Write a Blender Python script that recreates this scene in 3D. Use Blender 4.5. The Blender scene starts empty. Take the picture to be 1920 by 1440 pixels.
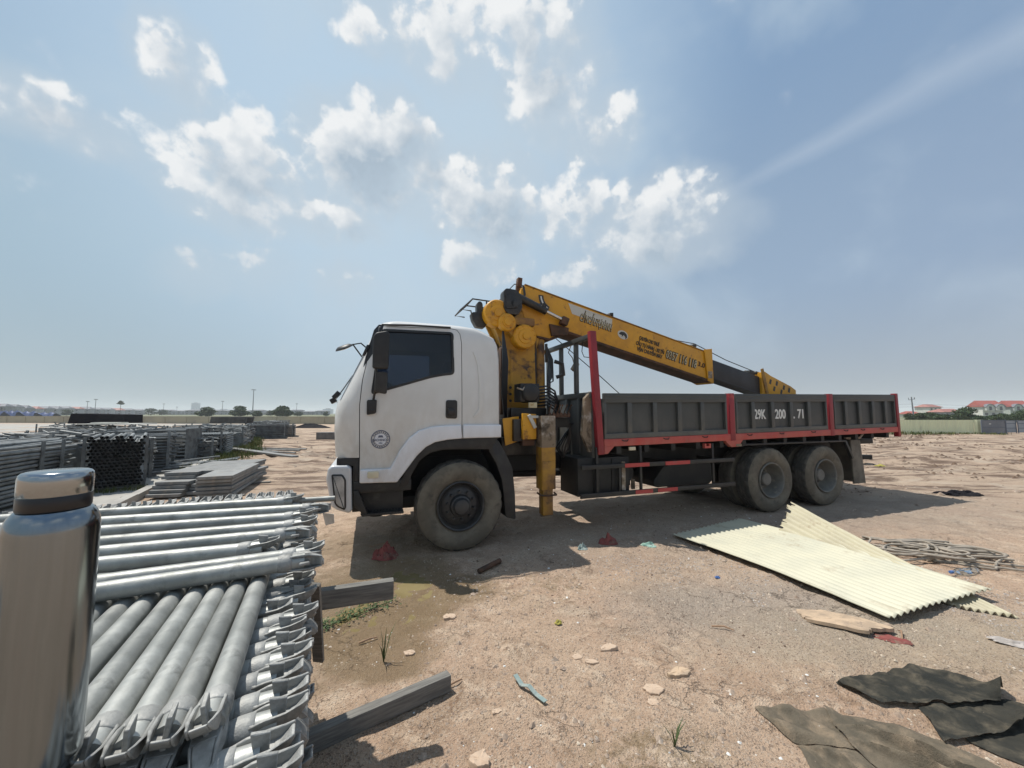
import bpy, bmesh, math, random
import numpy as np
from mathutils import Vector, Matrix, Euler
R = math.radians
rnd = random.Random(7)
scene = bpy.context.scene
col = scene.collection

# ------------------------------------------------------------------ camera
cam_d = bpy.data.cameras.new('camera')
cam = bpy.data.objects.new('camera', cam_d); col.objects.link(cam)
cam.location = (0, 0, 1.64)
cam.rotation_euler = (R(90 + 4.362), 0, 0)
cam_d.sensor_width = 36; cam_d.lens = 36 * 721 / 1920
cam_d.clip_start = 0.02; cam_d.clip_end = 9000
scene.camera = cam

# ------------------------------------------------------------------ light
SUN_EL, SUN_AZ = R(64.5), math.atan2(-.885, .465)          # azimuth measured from +Y towards +X
sd = bpy.data.lights.new('sun', 'SUN'); sd.energy = 4.9; sd.angle = R(.55); sd.color = (1, .955, .88)
so = bpy.data.objects.new('sun', sd); col.objects.link(so)
sdir = Vector((math.cos(SUN_EL)*math.sin(SUN_AZ), math.cos(SUN_EL)*math.cos(SUN_AZ), math.sin(SUN_EL)))
so.rotation_euler = sdir.to_track_quat('Z', 'Y').to_euler()
so.location = sdir * 60
vs = scene.view_settings
vs.view_transform = 'Standard'; vs.look = 'None'; vs.exposure = 0; vs.gamma = 1; vs.use_curve_mapping = False
scene.cycles.max_bounces = 8; scene.cycles.volume_bounces = 1; scene.cycles.transparent_max_bounces = 12

# ------------------------------------------------------------------ sky
world = bpy.data.worlds.new('World'); scene.world = world; world.use_nodes = True
wn = world.node_tree.nodes; wl = world.node_tree.links; wn.clear()

class NT:
    """small helper for writing node trees"""
    def __init__(s, tree): s.t = tree; s.n = tree.nodes; s.l = tree.links
    def new(s, typ, **kw):
        n = s.n.new(typ)
        for k, v in kw.items(): setattr(n, k, v)
        return n
    def put(s, sock, val):
        if val is None: return
        if isinstance(val, bpy.types.NodeSocket): s.l.new(val, sock)
        else: sock.default_value = val
    def math(s, op, a, b=None, c=None, clamp=False):
        n = s.new('ShaderNodeMath', operation=op, use_clamp=clamp)
        for i, v in enumerate((a, b, c)): s.put(n.inputs[i], v)
        return n.outputs[0]
    def vec(s, op, a, b=None, scale=None):
        n = s.new('ShaderNodeVectorMath', operation=op)
        s.put(n.inputs[0], a); s.put(n.inputs[1], b)
        if scale is not None: s.put(n.inputs['Scale'], scale)
        return n.outputs['Value'] if op in ('DOT_PRODUCT', 'LENGTH') else n.outputs[0]
    def noise(s, vec, scale, detail=4, rough=.55, dist=0, out=0):
        n = s.new('ShaderNodeTexNoise'); s.put(n.inputs['Vector'], vec)
        n.inputs['Scale'].default_value = scale; n.inputs['Detail'].default_value = detail
        n.inputs['Roughness'].default_value = rough; n.inputs['Distortion'].default_value = dist
        return n.outputs[out]
    def mapr(s, v, a, b, c=0, d=1, smooth=False):
        n = s.new('ShaderNodeMapRange'); n.interpolation_type = 'SMOOTHSTEP' if smooth else 'LINEAR'
        s.put(n.inputs[0], v)
        for i, x in enumerate((a, b, c, d)): s.put(n.inputs[i+1], x)
        return n.outputs[0]
    def mix(s, fac, a, b, blend='MIX'):
        n = s.new('ShaderNodeMix', data_type='RGBA', blend_type=blend)
        s.put(n.inputs[0], fac)
        s.put(n.inputs[6], (*a, 1) if isinstance(a, tuple) and len(a) == 3 else a)
        s.put(n.inputs[7], (*b, 1) if isinstance(b, tuple) and len(b) == 3 else b)
        return n.outputs[2]

# clouds: azimuth, elevation, half width, half height (degrees), weight
CLOUDS = [(-42.6,35.1,2.6,3.0,.9),(-51.3,26.7,4.6,2.6,.8),(-37.0,27.2,6.4,4.8,1),(-39.5,15.9,3.9,2.4,.55),
 (-20.7,32.8,7.2,5.4,1.2),(-26.5,25.6,5.6,2.6,.9),(-4.5,29.2,7,5.3,1.05),(-4.5,22,5.2,2.9,.85),(8.6,28,5.3,4.1,.9),
 (21.9,24.9,7.8,4.8,1.05),(10.1,19.6,4.6,2.2,.75),(12.8,36.8,3.8,3.5,.85),(6.3,42.5,5.2,6.3,.95),(-9.3,46.5,8.5,4.2,.7),
 (-19.8,46.2,4.6,3.2,.75),(0,48.7,7,2.5,.75),(-33.8,17,3.2,3.2,.5),(-24.4,17.9,3.9,3,.6),(-14.6,28.2,4.5,2.6,.7),
 (-62,22,6,3,.6),(70,30,9,5,.8),(-95,30,12,6,.9),(120,35,12,7,.9),(170,28,14,6,.9),(-150,36,13,7,.9),(40,62,14,8,.8),(-30,66,12,8,.8)]
def dirv(az, el):
    az, el = R(az), R(el)
    return Vector((math.cos(el)*math.sin(az), math.cos(el)*math.cos(az), math.sin(el)))
grp = bpy.data.node_groups.new('cloud_density', 'ShaderNodeTree')
grp.interface.new_socket('Direction', in_out='INPUT', socket_type='NodeSocketVector')
grp.interface.new_socket('Density', in_out='OUTPUT', socket_type='NodeSocketFloat')
grp.interface.new_socket('Body', in_out='OUTPUT', socket_type='NodeSocketFloat')
g = NT(grp); gi = g.new('NodeGroupInput'); go_ = g.new('NodeGroupOutput')
D = gi.outputs[0]
warp = g.vec('SUBTRACT', g.noise(D, 9, 3, .6, out=1), (.5, .5, .5))
Dw = g.vec('ADD', D, g.vec('SCALE', warp, scale=.11))
tot = None
for az, el, hw, hh, w8 in CLOUDS:
    c = dirv(az, el); rt = Vector((math.cos(R(az)), -math.sin(R(az)), 0)); up = rt.cross(c)
    a = g.vec('DOT_PRODUCT', Dw, tuple(rt / math.sin(R(hw*1.7)))); b = g.vec('DOT_PRODUCT', Dw, tuple(up / math.sin(R(hh*1.7))))
    r2 = g.math('MULTIPLY_ADD', a, a, g.math('MULTIPLY', b, b))
    front = g.math('GREATER_THAN', g.vec('DOT_PRODUCT', Dw, tuple(c)), 0.)
    f = g.math('MULTIPLY', g.math('SUBTRACT', 1., r2, clamp=True), front)
    f = g.math('MULTIPLY', f, w8)
    tot = f if tot is None else g.math('SMOOTH_MAX', tot, f, .15)
n1 = g.noise(D, 17, 8, .64, 0); n2 = g.noise(D, 4.5, 3, .5)
vb = g.new('ShaderNodeTexVoronoi'); vb.feature = 'F1'; vb.inputs['Scale'].default_value = 8.5
vb.inputs['Detail'].default_value = 2.6; vb.inputs['Roughness'].default_value = .55
g.l.new(g.vec('ADD', D, g.vec('SCALE', warp, scale=.03)), vb.inputs['Vector'])
puff = g.math('SUBTRACT', .47, vb.outputs['Distance'])
det = g.math('ADD', g.math('MULTIPLY', g.math('SUBTRACT', n1, .5), .85), g.math('MULTIPLY', puff, .62))
det = g.math('MULTIPLY', det, g.mapr(tot, 0, .25, .0, 1))
den = g.math('ADD', g.math('SUBTRACT', tot, .17), det)
den = g.math('ADD', den, g.math('MULTIPLY', g.math('SUBTRACT', n2, .5), .30))
g.l.new(den, go_.inputs[0]); g.l.new(tot, go_.inputs[1])

w = NT(world.node_tree)
tc = w.new('ShaderNodeTexCoord'); DV = w.vec('NORMALIZE', tc.outputs['Generated'])
sky = w.new('ShaderNodeTexSky', sky_type='NISHITA'); sky.sun_disc = False
sky.sun_elevation = SUN_EL; sky.sun_rotation = SUN_AZ
sky.air_density = 1.0; sky.dust_density = 2.2; sky.ozone_density = 1.6; sky.altitude = 10
STR = .1
def rad(r, gg, b): return (r/STR, gg/STR, b/STR)
sep = w.new('ShaderNodeSeparateXYZ'); w.l.new(DV, sep.inputs[0])
el = sep.outputs[2]; xx = sep.outputs[0]
# moist summer air: pale towards the ground, bluer overhead, paler around the sun
low = w.mix(w.mapr(xx, -.75, .75), rad(.36, .47, .54), rad(.36, .415, .485))
mid = w.mix(w.mapr(xx, -.75, .75), rad(.37, .53, .64), rad(.31, .43, .60))
high = w.mix(w.mapr(xx, -.75, .75), rad(.20, .385, .64), rad(.22, .36, .57))
air = w.mix(w.mapr(el, .0, .30, smooth=True), low, mid)
air = w.mix(w.mapr(el, .28, .80, smooth=True), air, high)
base = w.mix(.85, sky.outputs[0], air)
soft = w.noise(DV, 2.6, 5, .55, .4)
glow = w.mapr(w.vec('DOT_PRODUCT', DV, tuple(dirv(-17, 36))), .74, 1.0, 0, .80, smooth=True)
base = w.mix(glow, base, rad(.57, .73, .87))
veil = w.math('MULTIPLY', w.mapr(soft, .42, .72, 0, .6, smooth=True), w.mapr(el, .05, .25))
base = w.mix(veil, base, rad(.56, .68, .78))
# a thin streak of cirrus climbing to the right
pn = dirv(27.5, 27).cross(dirv(55, 31.5)).normalized()
sd_ = w.math('ADD', w.vec('DOT_PRODUCT', DV, tuple(pn)), w.math('MULTIPLY', w.math('SUBTRACT', soft, .5), .05))
bw = w.mapr(xx, .40, .72, .012, .042)
st_ = w.math('SUBTRACT', 1., w.math('DIVIDE', w.math('ABSOLUTE', sd_), bw), clamp=True)
st_ = w.math('MULTIPLY', st_, w.mapr(xx, .38, .55, 0, .42))
st_ = w.math('MULTIPLY', st_, w.math('GREATER_THAN', sep.outputs[1], 0.))
base = w.mix(st_, base, rad(.50, .60, .73))
def cloud(v):
    n = w.new('ShaderNodeGroup'); n.node_tree = grp; w.l.new(v, n.inputs[0]); return n.outputs
d1, body = cloud(DV)
d2 = cloud(w.vec('ADD', DV, (-.022, .0, .034)))[0]
base = w.mix(w.mapr(body, 0, .8, 0, .55, smooth=True), base, rad(.55, .64, .72))
dd = w.math('SUBTRACT', d1, d2)
edge = w.mapr(dd, -.15, .2, .95, .20)
cov = w.mapr(d1, -.10, edge, 0, 1, smooth=True)
lit = w.math('ADD', .58, w.math('MULTIPLY', dd, 1.5))
thick = w.mapr(d1, .12, .80, 0, .62, smooth=True)
lit = w.math('SUBTRACT', lit, thick, clamp=True)
lit = w.math('MULTIPLY', lit, w.mapr(el, .22, .42, .45, 1.))
cc = w.mix(lit, rad(.42, .52, .62), rad(.97, .98, .98))
fade = w.mapr(el, .20, .48, .62, .90)
skyc = w.mix(w.math('MULTIPLY', cov, fade), base, cc)
bg = w.new('ShaderNodeBackground'); w.l.new(skyc, bg.inputs[0]); bg.inputs[1].default_value = STR*.94
wo = w.new('ShaderNodeOutputWorld'); w.l.new(bg.outputs[0], wo.inputs[0])
world.cycles.sampling_method = 'MANUAL'; world.cycles.sample_map_resolution = 512

# ------------------------------------------------------------------ materials
def pmat(name, base, rough=.6, metal=0., second=None, nscale=3., nlo=.4, nhi=.65, dirt=None, dscale=6., dlo=.55, dhi=.7,
         bump=0., bscale=40., vary=0., coat=0., stretch=None, spec=.5, rvar=0.):
    m = bpy.data.materials.new(name); m.use_nodes = True
    t = NT(m.node_tree); p = t.n['Principled BSDF']
    tc = t.new('ShaderNodeTexCoord'); v = tc.outputs['Object']
    if stretch: v = t.vec('MULTIPLY', v, stretch)
    c = (*base, 1)
    if second is not None:
        c = t.mix(t.mapr(t.noise(v, nscale, 6, .6), nlo, nhi, 0, 1, True), base, second)
    if dirt is not None:
        c = t.mix(t.mapr(t.noise(v, dscale, 9, .65, .3), dlo, dhi, 0, 1, True), c, dirt)
    if vary:
        oi = t.new('ShaderNodeObjectInfo')
        c = t.mix(1., c, t.mix(oi.outputs['Random'], (1-vary,)*3, (1+vary,)*3), 'MULTIPLY')
    t.put(p.inputs['Base Color'], c)
    p.inputs['Roughness'].default_value = rough; p.inputs['Metallic'].default_value = metal
    p.inputs['Specular IOR Level'].default_value = spec
    if rvar: t.put(p.inputs['Roughness'], t.mapr(t.noise(v, nscale*2.3, 5), .3, .7, rough-rvar, rough+rvar))
    if coat: p.inputs['Coat Weight'].default_value = coat; p.inputs['Coat Roughness'].default_value = .08
    if bump:
        b = t.new('ShaderNodeBump'); b.inputs['Strength'].default_value = bump; b.inputs['Distance'].default_value = .01
        t.l.new(t.noise(v, bscale, 6, .6), b.inputs['Height']); t.l.new(b.outputs[0], p.inputs['Normal'])
    return m
M = {}
def dusty(m, z0, z1, amount):
    """road dust settled on the lower panels"""
    t = NT(m.node_tree); p = t.n['Principled BSDF']; old = p.inputs['Base Color'].links[0].from_socket
    v = t.new('ShaderNodeTexCoord').outputs['Object']; s_ = t.new('ShaderNodeSeparateXYZ'); t.l.new(v, s_.inputs[0])
    f = t.math('MULTIPLY', t.mapr(s_.outputs[2], z0, z1, 0, amount, smooth=True), t.mapr(t.noise(t.vec('MULTIPLY', v, (1, 1, .45)), 4.5, 8, .7, .4), .32, .62, .15, 1))
    t.put(p.inputs['Base Color'], t.mix(f, old, (.36,.295,.22)))
    t.put(p.inputs['Roughness'], t.mapr(f, 0, .6, p.inputs['Roughness'].default_value, .8))
M['white'] = pmat('cab_white', (.66,.66,.64), .34, second=(.60,.595,.57), nscale=1.2, coat=.6, dirt=(.42,.37,.31), dscale=2.2, dlo=.60, dhi=.86)
dusty(M['white'], 2.3, .9, .55)
M['white_lip'] = pmat('flare_white', (.74,.76,.80), .35, coat=.4, dirt=(.5,.45,.4), dscale=4, dlo=.62, dhi=.85)
dusty(M['white_lip'], 1.9, .8, .5)
M['silver'] = pmat('bumper_silver', (.52,.53,.54), .36, .25, dirt=(.3,.27,.22), dscale=5, dlo=.55, dhi=.8)
M['black'] = pmat('black_plastic', (.012,.012,.013), .5, second=(.026,.025,.023), nscale=5, dirt=(.10,.09,.075), dscale=4, dlo=.6, dhi=.85)
M['chassis'] = pmat('chassis_black', (.008,.008,.008), .65, second=(.017,.016,.014), nscale=4, dirt=(.07,.06,.05), dscale=5, dlo=.62, dhi=.85)
M['liner'] = pmat('cab_lining', (.018,.018,.02), .8)
M['seat'] = pmat('seat_cloth', (.05,.05,.055), .85)
M['bed'] = pmat('bed_grey', (.048,.054,.055), .5, second=(.062,.067,.066), nscale=1.5, dirt=(.17,.16,.14), dscale=7, dlo=.66, dhi=.82, bump=.08, bscale=30)
dusty(M['bed'], 2.0, 1.2, .20)
M['bed_in'] = pmat('bed_panel_grey', (.033,.039,.041), .5, second=(.047,.052,.052), nscale=1.2, dirt=(.13,.125,.11), dscale=6, dlo=.66, dhi=.85)
dusty(M['bed_in'], 1.9, 1.2, .16)
M['red'] = pmat('red_paint', (.46,.035,.028), .45, second=(.36,.03,.03), nscale=2, dirt=(.20,.085,.06), dscale=5, dlo=.58, dhi=.75, bump=.1)
dusty(M['red'], 1.6, 1.0, .4)
M['red_post'] = pmat('dark_red_paint', (.26,.018,.028), .5, second=(.20,.016,.024), nscale=3, dirt=(.40,.05,.035), dscale=5, dlo=.58, dhi=.72, bump=.1)
M['red_dull'] = pmat('dull_red_tape', (.42,.05,.045), .6, dirt=(.2,.1,.08), dscale=8, dlo=.55, dhi=.8)
M['yellow'] = pmat('crane_yellow', (.62,.30,.012), .45, second=(.50,.235,.014), nscale=3, dirt=(.13,.05,.018), dscale=7, dlo=.57, dhi=.72, bump=.12, bscale=25)
M['yellow_mid'] = pmat('crane_yellow_grimy', (.48,.25,.014), .5, second=(.33,.16,.016), nscale=2.5, dirt=(.055,.028,.014), dscale=3.6, dlo=.50, dhi=.64, bump=.15, bscale=25)
M['yellow_rust'] = pmat('crane_yellow_worn', (.40,.21,.02), .55, second=(.20,.10,.03), nscale=2.5, nlo=.38, nhi=.62, dirt=(.06,.03,.015), dscale=5, dlo=.52, dhi=.66, bump=.2, bscale=25)
M['rust'] = pmat('rusty_steel', (.10,.048,.026), .8, second=(.05,.03,.02), nscale=6, bump=.2)
M['grease'] = pmat('greasy_black', (.014,.014,.014), .4, second=(.035,.032,.028), nscale=6)
M['grime'] = pmat('grimy_steel', (.20,.15,.10), .6, second=(.42,.38,.33), nscale=7, nlo=.5, nhi=.7, dirt=(.05,.035,.02), dscale=5, dlo=.5, dhi=.65)
M['boom_in'] = pmat('boom_dark', (.018,.018,.021), .45, second=(.03,.03,.034), nscale=3)
M['chrome'] = pmat('chrome_rod', (.62,.61,.58), .2, 1.)
M['tyre'] = pmat('dusty_tyre', (.115,.10,.076), .9, second=(.17,.148,.112), nscale=4, dirt=(.07,.062,.05), dscale=7, dlo=.5, dhi=.75, bump=.15)
M['tread'] = pmat('tyre_tread', (.05,.046,.04), .9, second=(.09,.08,.066), nscale=5, bump=.2)
M['rim'] = pmat('dusty_rim', (.175,.168,.148), .65, second=(.125,.12,.108), nscale=5, dirt=(.24,.21,.17), dscale=6, dlo=.55, dhi=.75)
M['rim_dark'] = pmat('dark_rim', (.028,.028,.03), .5, second=(.05,.048,.045), nscale=5, dirt=(.1,.09,.075), dscale=6, dlo=.6, dhi=.8)
M['lettering'] = pmat('white_lettering', (.66,.66,.63), .6, dirt=(.3,.3,.28), dscale=20, dlo=.6, dhi=.75)
M['letter_dark'] = pmat('dark_lettering', (.045,.035,.02), .6, dirt=(.3,.18,.05), dscale=20, dlo=.58, dhi=.72)
M['letter_pale'] = pmat('pale_lettering', (.50,.44,.28), .6, dirt=(.3,.17,.04), dscale=16, dlo=.5, dhi=.66)
M['stripe'] = pmat('pale_boom_stripe', (.50,.49,.44), .55, dirt=(.34,.30,.2), dscale=5, dlo=.55, dhi=.75)
M['emblem'] = pmat('emblem_blue', (.10,.11,.16), .5)
M['emblem_pale'] = pmat('emblem_pale', (.62,.62,.64), .5)
M['lamp'] = pmat('lamp_lens', (.20,.205,.205), .1, second=(.34,.34,.33), nscale=6, coat=1.)
M['amber'] = pmat('amber_lens', (.55,.50,.36), .2, coat=1.)
M['timber_leg'] = pmat('worn_flap', (.11,.095,.075), .8, second=(.19,.165,.13), nscale=3)
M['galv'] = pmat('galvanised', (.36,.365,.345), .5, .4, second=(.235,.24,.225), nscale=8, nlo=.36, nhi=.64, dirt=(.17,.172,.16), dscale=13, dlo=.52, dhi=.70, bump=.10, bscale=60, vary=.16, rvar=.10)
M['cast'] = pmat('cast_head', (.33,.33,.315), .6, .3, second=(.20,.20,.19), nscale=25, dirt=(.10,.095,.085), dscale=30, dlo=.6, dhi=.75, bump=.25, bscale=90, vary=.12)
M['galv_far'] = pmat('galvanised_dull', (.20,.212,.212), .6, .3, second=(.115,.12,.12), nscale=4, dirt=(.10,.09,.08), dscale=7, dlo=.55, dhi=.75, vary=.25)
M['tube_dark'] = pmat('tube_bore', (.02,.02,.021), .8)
M['board'] = pmat('steel_board', (.215,.218,.213), .65, .15, second=(.16,.16,.155), nscale=5, dirt=(.25,.23,.2), dscale=6, dlo=.5, dhi=.75, vary=.18)
M['wood'] = pmat('weathered_timber', (.20,.19,.17), .85, second=(.12,.115,.105), nscale=6, nlo=.35, nhi=.65, stretch=(1.2,14,14), bump=.25, bscale=14)
M['steel'] = pmat('brushed_steel', (.225,.255,.28), .17, 1., second=(.21,.238,.26), nscale=2.2, stretch=(45,45,.5), rvar=.05)
_n = M['steel'].node_tree; _p = _n.nodes['Principled BSDF']; _p.inputs['Anisotropic'].default_value = .25
_t = _n.nodes.new('ShaderNodeTangent'); _t.direction_type = 'RADIAL'; _t.axis = 'Z'; _n.links.new(_t.outputs[0], _p.inputs['Tangent'])
M['steel_cap'] = pmat('cap_steel', (.33,.355,.375), .15, 1.)
M['rubber'] = pmat('black_ring', (.012,.012,.014), .35)
M['sheet_mint'] = pmat('sheet_pale_green', (.53,.505,.385), .5, second=(.47,.455,.355), nscale=2, dirt=(.36,.31,.22), dscale=3.5, dlo=.56, dhi=.74, spec=.3)
M['sheet_cream'] = pmat('sheet_cream', (.50,.46,.33), .55, second=(.44,.40,.29), nscale=3, dirt=(.34,.27,.18), dscale=7, dlo=.56, dhi=.75, spec=.3)
M['hose'] = pmat('pale_hose', (.36,.31,.25), .7, second=(.24,.21,.17), nscale=8)
M['concrete'] = pmat('concrete', (.36,.345,.31), .85, second=(.28,.265,.24), nscale=2, dirt=(.22,.2,.17), dscale=9, dlo=.58, dhi=.75, bump=.2)
M['concrete_dark'] = pmat('dark_concrete', (.115,.11,.105), .85, second=(.16,.15,.14), nscale=4, bump=.2)
M['cream_fence'] = pmat('cream_hoarding', (.82,.83,.54), .6, second=(.74,.74,.49), nscale=1.2, stretch=(3,1,.3), dirt=(.48,.48,.33), dscale=2, dlo=.58, dhi=.75)
M['wall'] = pmat('cream_wall', (.36,.335,.245), .8, second=(.30,.28,.215), nscale=.25, dirt=(.26,.245,.2), dscale=.8, dlo=.55, dhi=.7)
M['grey_panel'] = pmat('grey_panel', (.15,.16,.18), .5, second=(.20,.205,.22), nscale=1)
M['blue_panel'] = pmat('blue_grey_panel', (.34,.37,.40), .5, second=(.28,.31,.34), nscale=.8)
M['panel_frame'] = pmat('panel_frame', (.12,.14,.18), .5)
M['roof_red'] = pmat('red_tiles', (.36,.075,.05), .7, second=(.27,.06,.05), nscale=1.5)
M['roof_pink'] = pmat('faded_tiles', (.33,.13,.10), .7, second=(.25,.1,.09), nscale=1.5)
M['roof_grey'] = pmat('grey_roof', (.12,.13,.15), .7, second=(.17,.17,.19), nscale=.6)
M['house_white'] = pmat('white_render', (.62,.61,.55), .8, second=(.5,.5,.46), nscale=.8)
M['house_green'] = pmat('pale_green_render', (.42,.47,.42), .8)
M['house_grey'] = pmat('grey_render', (.30,.31,.33), .8, second=(.2,.2,.22), nscale=.5, vary=.25)
M['pane'] = pmat('dark_pane', (.03,.035,.045), .15)
M['tower'] = pmat('glass_tower', (.15,.24,.34), .35, second=(.2,.3,.4), nscale=.05)
M['mast'] = pmat('grey_mast', (.16,.17,.19), .6)
M['bluecloth'] = pmat('blue_tarp', (.025,.05,.16), .6, second=(.04,.075,.2), nscale=.3)
M['blackcloth'] = pmat('black_tarp', (.012,.011,.014), .95, second=(.02,.019,.021), nscale=1, spec=.08)
M['bark'] = pmat('bark', (.09,.07,.05), .9)
M['rag_red'] = pmat('red_rag', (.24,.065,.055), .9, second=(.16,.05,.04), nscale=14, dirt=(.2,.14,.1), dscale=12, dlo=.5, dhi=.7)
M['rag_green'] = pmat('green_scrap', (.25,.42,.34), .8, second=(.35,.42,.36), nscale=20)
M['rag_blue'] = pmat('blue_green_strip', (.20,.27,.26), .7, second=(.30,.33,.30), nscale=25)
M['card'] = pmat('torn_board', (.50,.37,.25), .9, second=(.36,.27,.19), nscale=9, dirt=(.26,.2,.15), dscale=14, dlo=.55, dhi=.7)
M['clay'] = pmat('dried_clay', (.50,.38,.28), .95, second=(.42,.31,.225), nscale=6, bump=.4, bscale=30)
M['stick'] = pmat('twig', (.30,.19,.12), .9)
M['yellow_bit'] = pmat('yellow_scrap', (.40,.35,.08), .8)
M['blue_bit'] = pmat('blue_scrap', (.07,.15,.36), .6)

def leaf_mat(name, a, b):
    m = pmat(name, a, .6, second=b, nscale=.9, nlo=.4, nhi=.6, spec=.25)
    return m
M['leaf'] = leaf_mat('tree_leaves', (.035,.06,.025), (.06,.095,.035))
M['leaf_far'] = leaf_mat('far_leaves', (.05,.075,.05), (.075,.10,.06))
M['grass'] = pmat('grass_blades', (.075,.105,.03), .7, second=(.16,.155,.055), nscale=1.5, spec=.2)
M['weed'] = pmat('weed_leaves', (.05,.085,.03), .65, second=(.09,.12,.05), nscale=20, spec=.2)

def glass_mat(name, tint, gloss=(1,1,1)):
    m = bpy.data.materials.new(name); m.use_nodes = True; t = NT(m.node_tree); t.n.clear()
    tr = t.new('ShaderNodeBsdfTransparent'); tr.inputs[0].default_value = (*tint, 1)
    gl = t.new('ShaderNodeBsdfGlossy'); gl.inputs[0].default_value = (*gloss, 1); gl.inputs['Roughness'].default_value = .015
    fr = t.new('ShaderNodeFresnel'); fr.inputs[0].default_value = 1.5
    mx = t.new('ShaderNodeMixShader'); t.l.new(fr.outputs[0], mx.inputs[0]); t.l.new(tr.outputs[0], mx.inputs[1]); t.l.new(gl.outputs[0], mx.inputs[2])
    o = t.new('ShaderNodeOutputMaterial'); t.l.new(mx.outputs[0], o.inputs[0]); return m
M['tint_pale'] = glass_mat('pale_tinted_glass', (.5,.54,.6))
M['tint'] = glass_mat('tinted_glass', (.24,.27,.32))
M['clear'] = glass_mat('thin_clear_plastic', (.82,.88,.92))
M['mirror'] = pmat('mirror_glass', (.75,.74,.72), .04, 1.)

# ------------------------------------------------------------------ mesh helpers
def V(*a): return Vector(a)
def rotz(a): return Matrix.Rotation(a, 3, 'Z')
class MB:
    def __init__(s): s.v = []; s.f = []
    def add(s, vs, fs):
        k = len(s.v); s.v += [tuple(p) for p in vs]; s.f += [tuple(i+k for i in f) for f in fs]; return s
    def box(s, x0, x1, y0, y1, z0, z1, tx=0., ty=0.):
        vs = [(x0,y0,z0),(x1,y0,z0),(x1,y1,z0),(x0,y1,z0),(x0+tx,y0+ty,z1),(x1-tx,y0+ty,z1),(x1-tx,y1-ty,z1),(x0+tx,y1-ty,z1)]
        return s.add(vs, [(3,2,1,0),(4,5,6,7),(0,1,5,4),(1,2,6,5),(2,3,7,6),(3,0,4,7)])
    def obox(s, c, size, m):
        a, b, d = [x/2 for x in size]; c = Vector(c)
        vs = [c + m @ Vector(p) for p in ((-a,-b,-d),(a,-b,-d),(a,b,-d),(-a,b,-d),(-a,-b,d),(a,-b,d),(a,b,d),(-a,b,d))]
        return s.add(vs, [(3,2,1,0),(4,5,6,7),(0,1,5,4),(1,2,6,5),(2,3,7,6),(3,0,4,7)])
    def beam(s, p0, p1, wd, h, up=(0,0,1)):
        p0, p1 = Vector(p0), Vector(p1); x = (p1-p0).normalized(); up = Vector(up)
        y = up.cross(x).normalized(); z = x.cross(y)
        m = Matrix((x, y, z)).transposed()
        return s.obox((p0+p1)/2, ((p1-p0).length, wd, h), m)
    def tube(s, path, r, seg=8, caps=True, closed=False):
        P = [Vector(p) for p in path]; n = len(P)
        rr = r if isinstance(r, (list, tuple)) else [r]*n
        k = len(s.v); prev = None
        for i, p in enumerate(P):
            if closed: t = P[(i+1) % n] - P[i-1]
            else: t = P[min(i+1, n-1)] - P[max(i-1, 0)]
            t = t.normalized() if t.length > 1e-9 else Vector((0,0,1))
            if prev is None:
                a = Vector((0,0,1)) if abs(t.z) < .9 else Vector((1,0,0))
                prev = t.cross(a).normalized()
            nx = (prev - t * prev.dot(t)).normalized(); prev = nx; ny = t.cross(nx)
            for j in range(seg):
                an = 2*math.pi*j/seg
                s.v.append(tuple(p + (nx*math.cos(an) + ny*math.sin(an))*rr[i]))
        for i in range(n if closed else n-1):
            a, b = k+i*seg, k+((i+1) % n)*seg
            for j in range(seg):
                s.f.append((a+j, a+(j+1) % seg, b+(j+1) % seg, b+j))
        if caps and not closed:
            s.f.append(tuple(k+j for j in range(seg))[::-1]); s.f.append(tuple(k+(n-1)*seg+j for j in range(seg)))
        return s
    def cyl(s, p0, p1, r0, r1=None, seg=16): return s.tube([p0, p1], [r0, r0 if r1 is None else r1], seg)
    def lathe(s, prof, o, axis, seg=32, closed=False, cap0=True):
        """prof: (distance along axis, radius)"""
        o = Vector(o); ax = Vector(axis).normalized(); a = Vector((0,0,1)) if abs(ax.z) < .9 else Vector((1,0,0))
        nx = ax.cross(a).normalized(); ny = ax.cross(nx); k = len(s.v); n = len(prof)
        for d, r in prof:
            for j in range(seg):
                an = 2*math.pi*j/seg; s.v.append(tuple(o + ax*d + (nx*math.cos(an)+ny*math.sin(an))*r))
        for i in range(n if closed else n-1):
            a_, b_ = k+i*seg, k+((i+1) % n)*seg
            for j in range(seg): s.f.append((a_+j, a_+(j+1) % seg, b_+(j+1) % seg, b_+j))
        if not closed:
            if cap0: s.f.append(tuple(k+j for j in range(seg))[::-1])
            s.f.append(tuple(k+(n-1)*seg+j for j in range(seg)))
        return s
    def prism(s, poly, v0, v1):
        """polygon in (x, z) extruded along y"""
        n = len(poly); k = len(s.v)
        s.v += [(x, v0, z) for x, z in poly] + [(x, v1, z) for x, z in poly]
        s.f.append(tuple(range(k, k+n))); s.f.append(tuple(range(k+2*n-1, k+n-1, -1)))
        for i in range(n):
            j = (i+1) % n; s.f.append((k+i, k+n+i, k+n+j, k+j))
        return s
    def band(s, outer, inner, v0, v1):
        """strip between two polylines of equal length in (x, z), extruded along y"""
        n = len(outer); k = len(s.v)
        for v in (v0, v1): s.v += [(x, v, z) for x, z in outer] + [(x, v, z) for x, z in inner]
        for i in range(n-1):
            s.f.append((k+i, k+i+1, k+n+i+1, k+n+i)); q = k+2*n
            s.f.append((q+i, q+n+i, q+n+i+1, q+i+1))
            s.f.append((k+i, q+i, q+i+1, k+i+1)); s.f.append((k+n+i, k+n+i+1, q+n+i+1, q+n+i))
        for i in (0, n-1): s.f.append((k+i, k+n+i, q+n+i, q+i))
        return s
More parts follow.
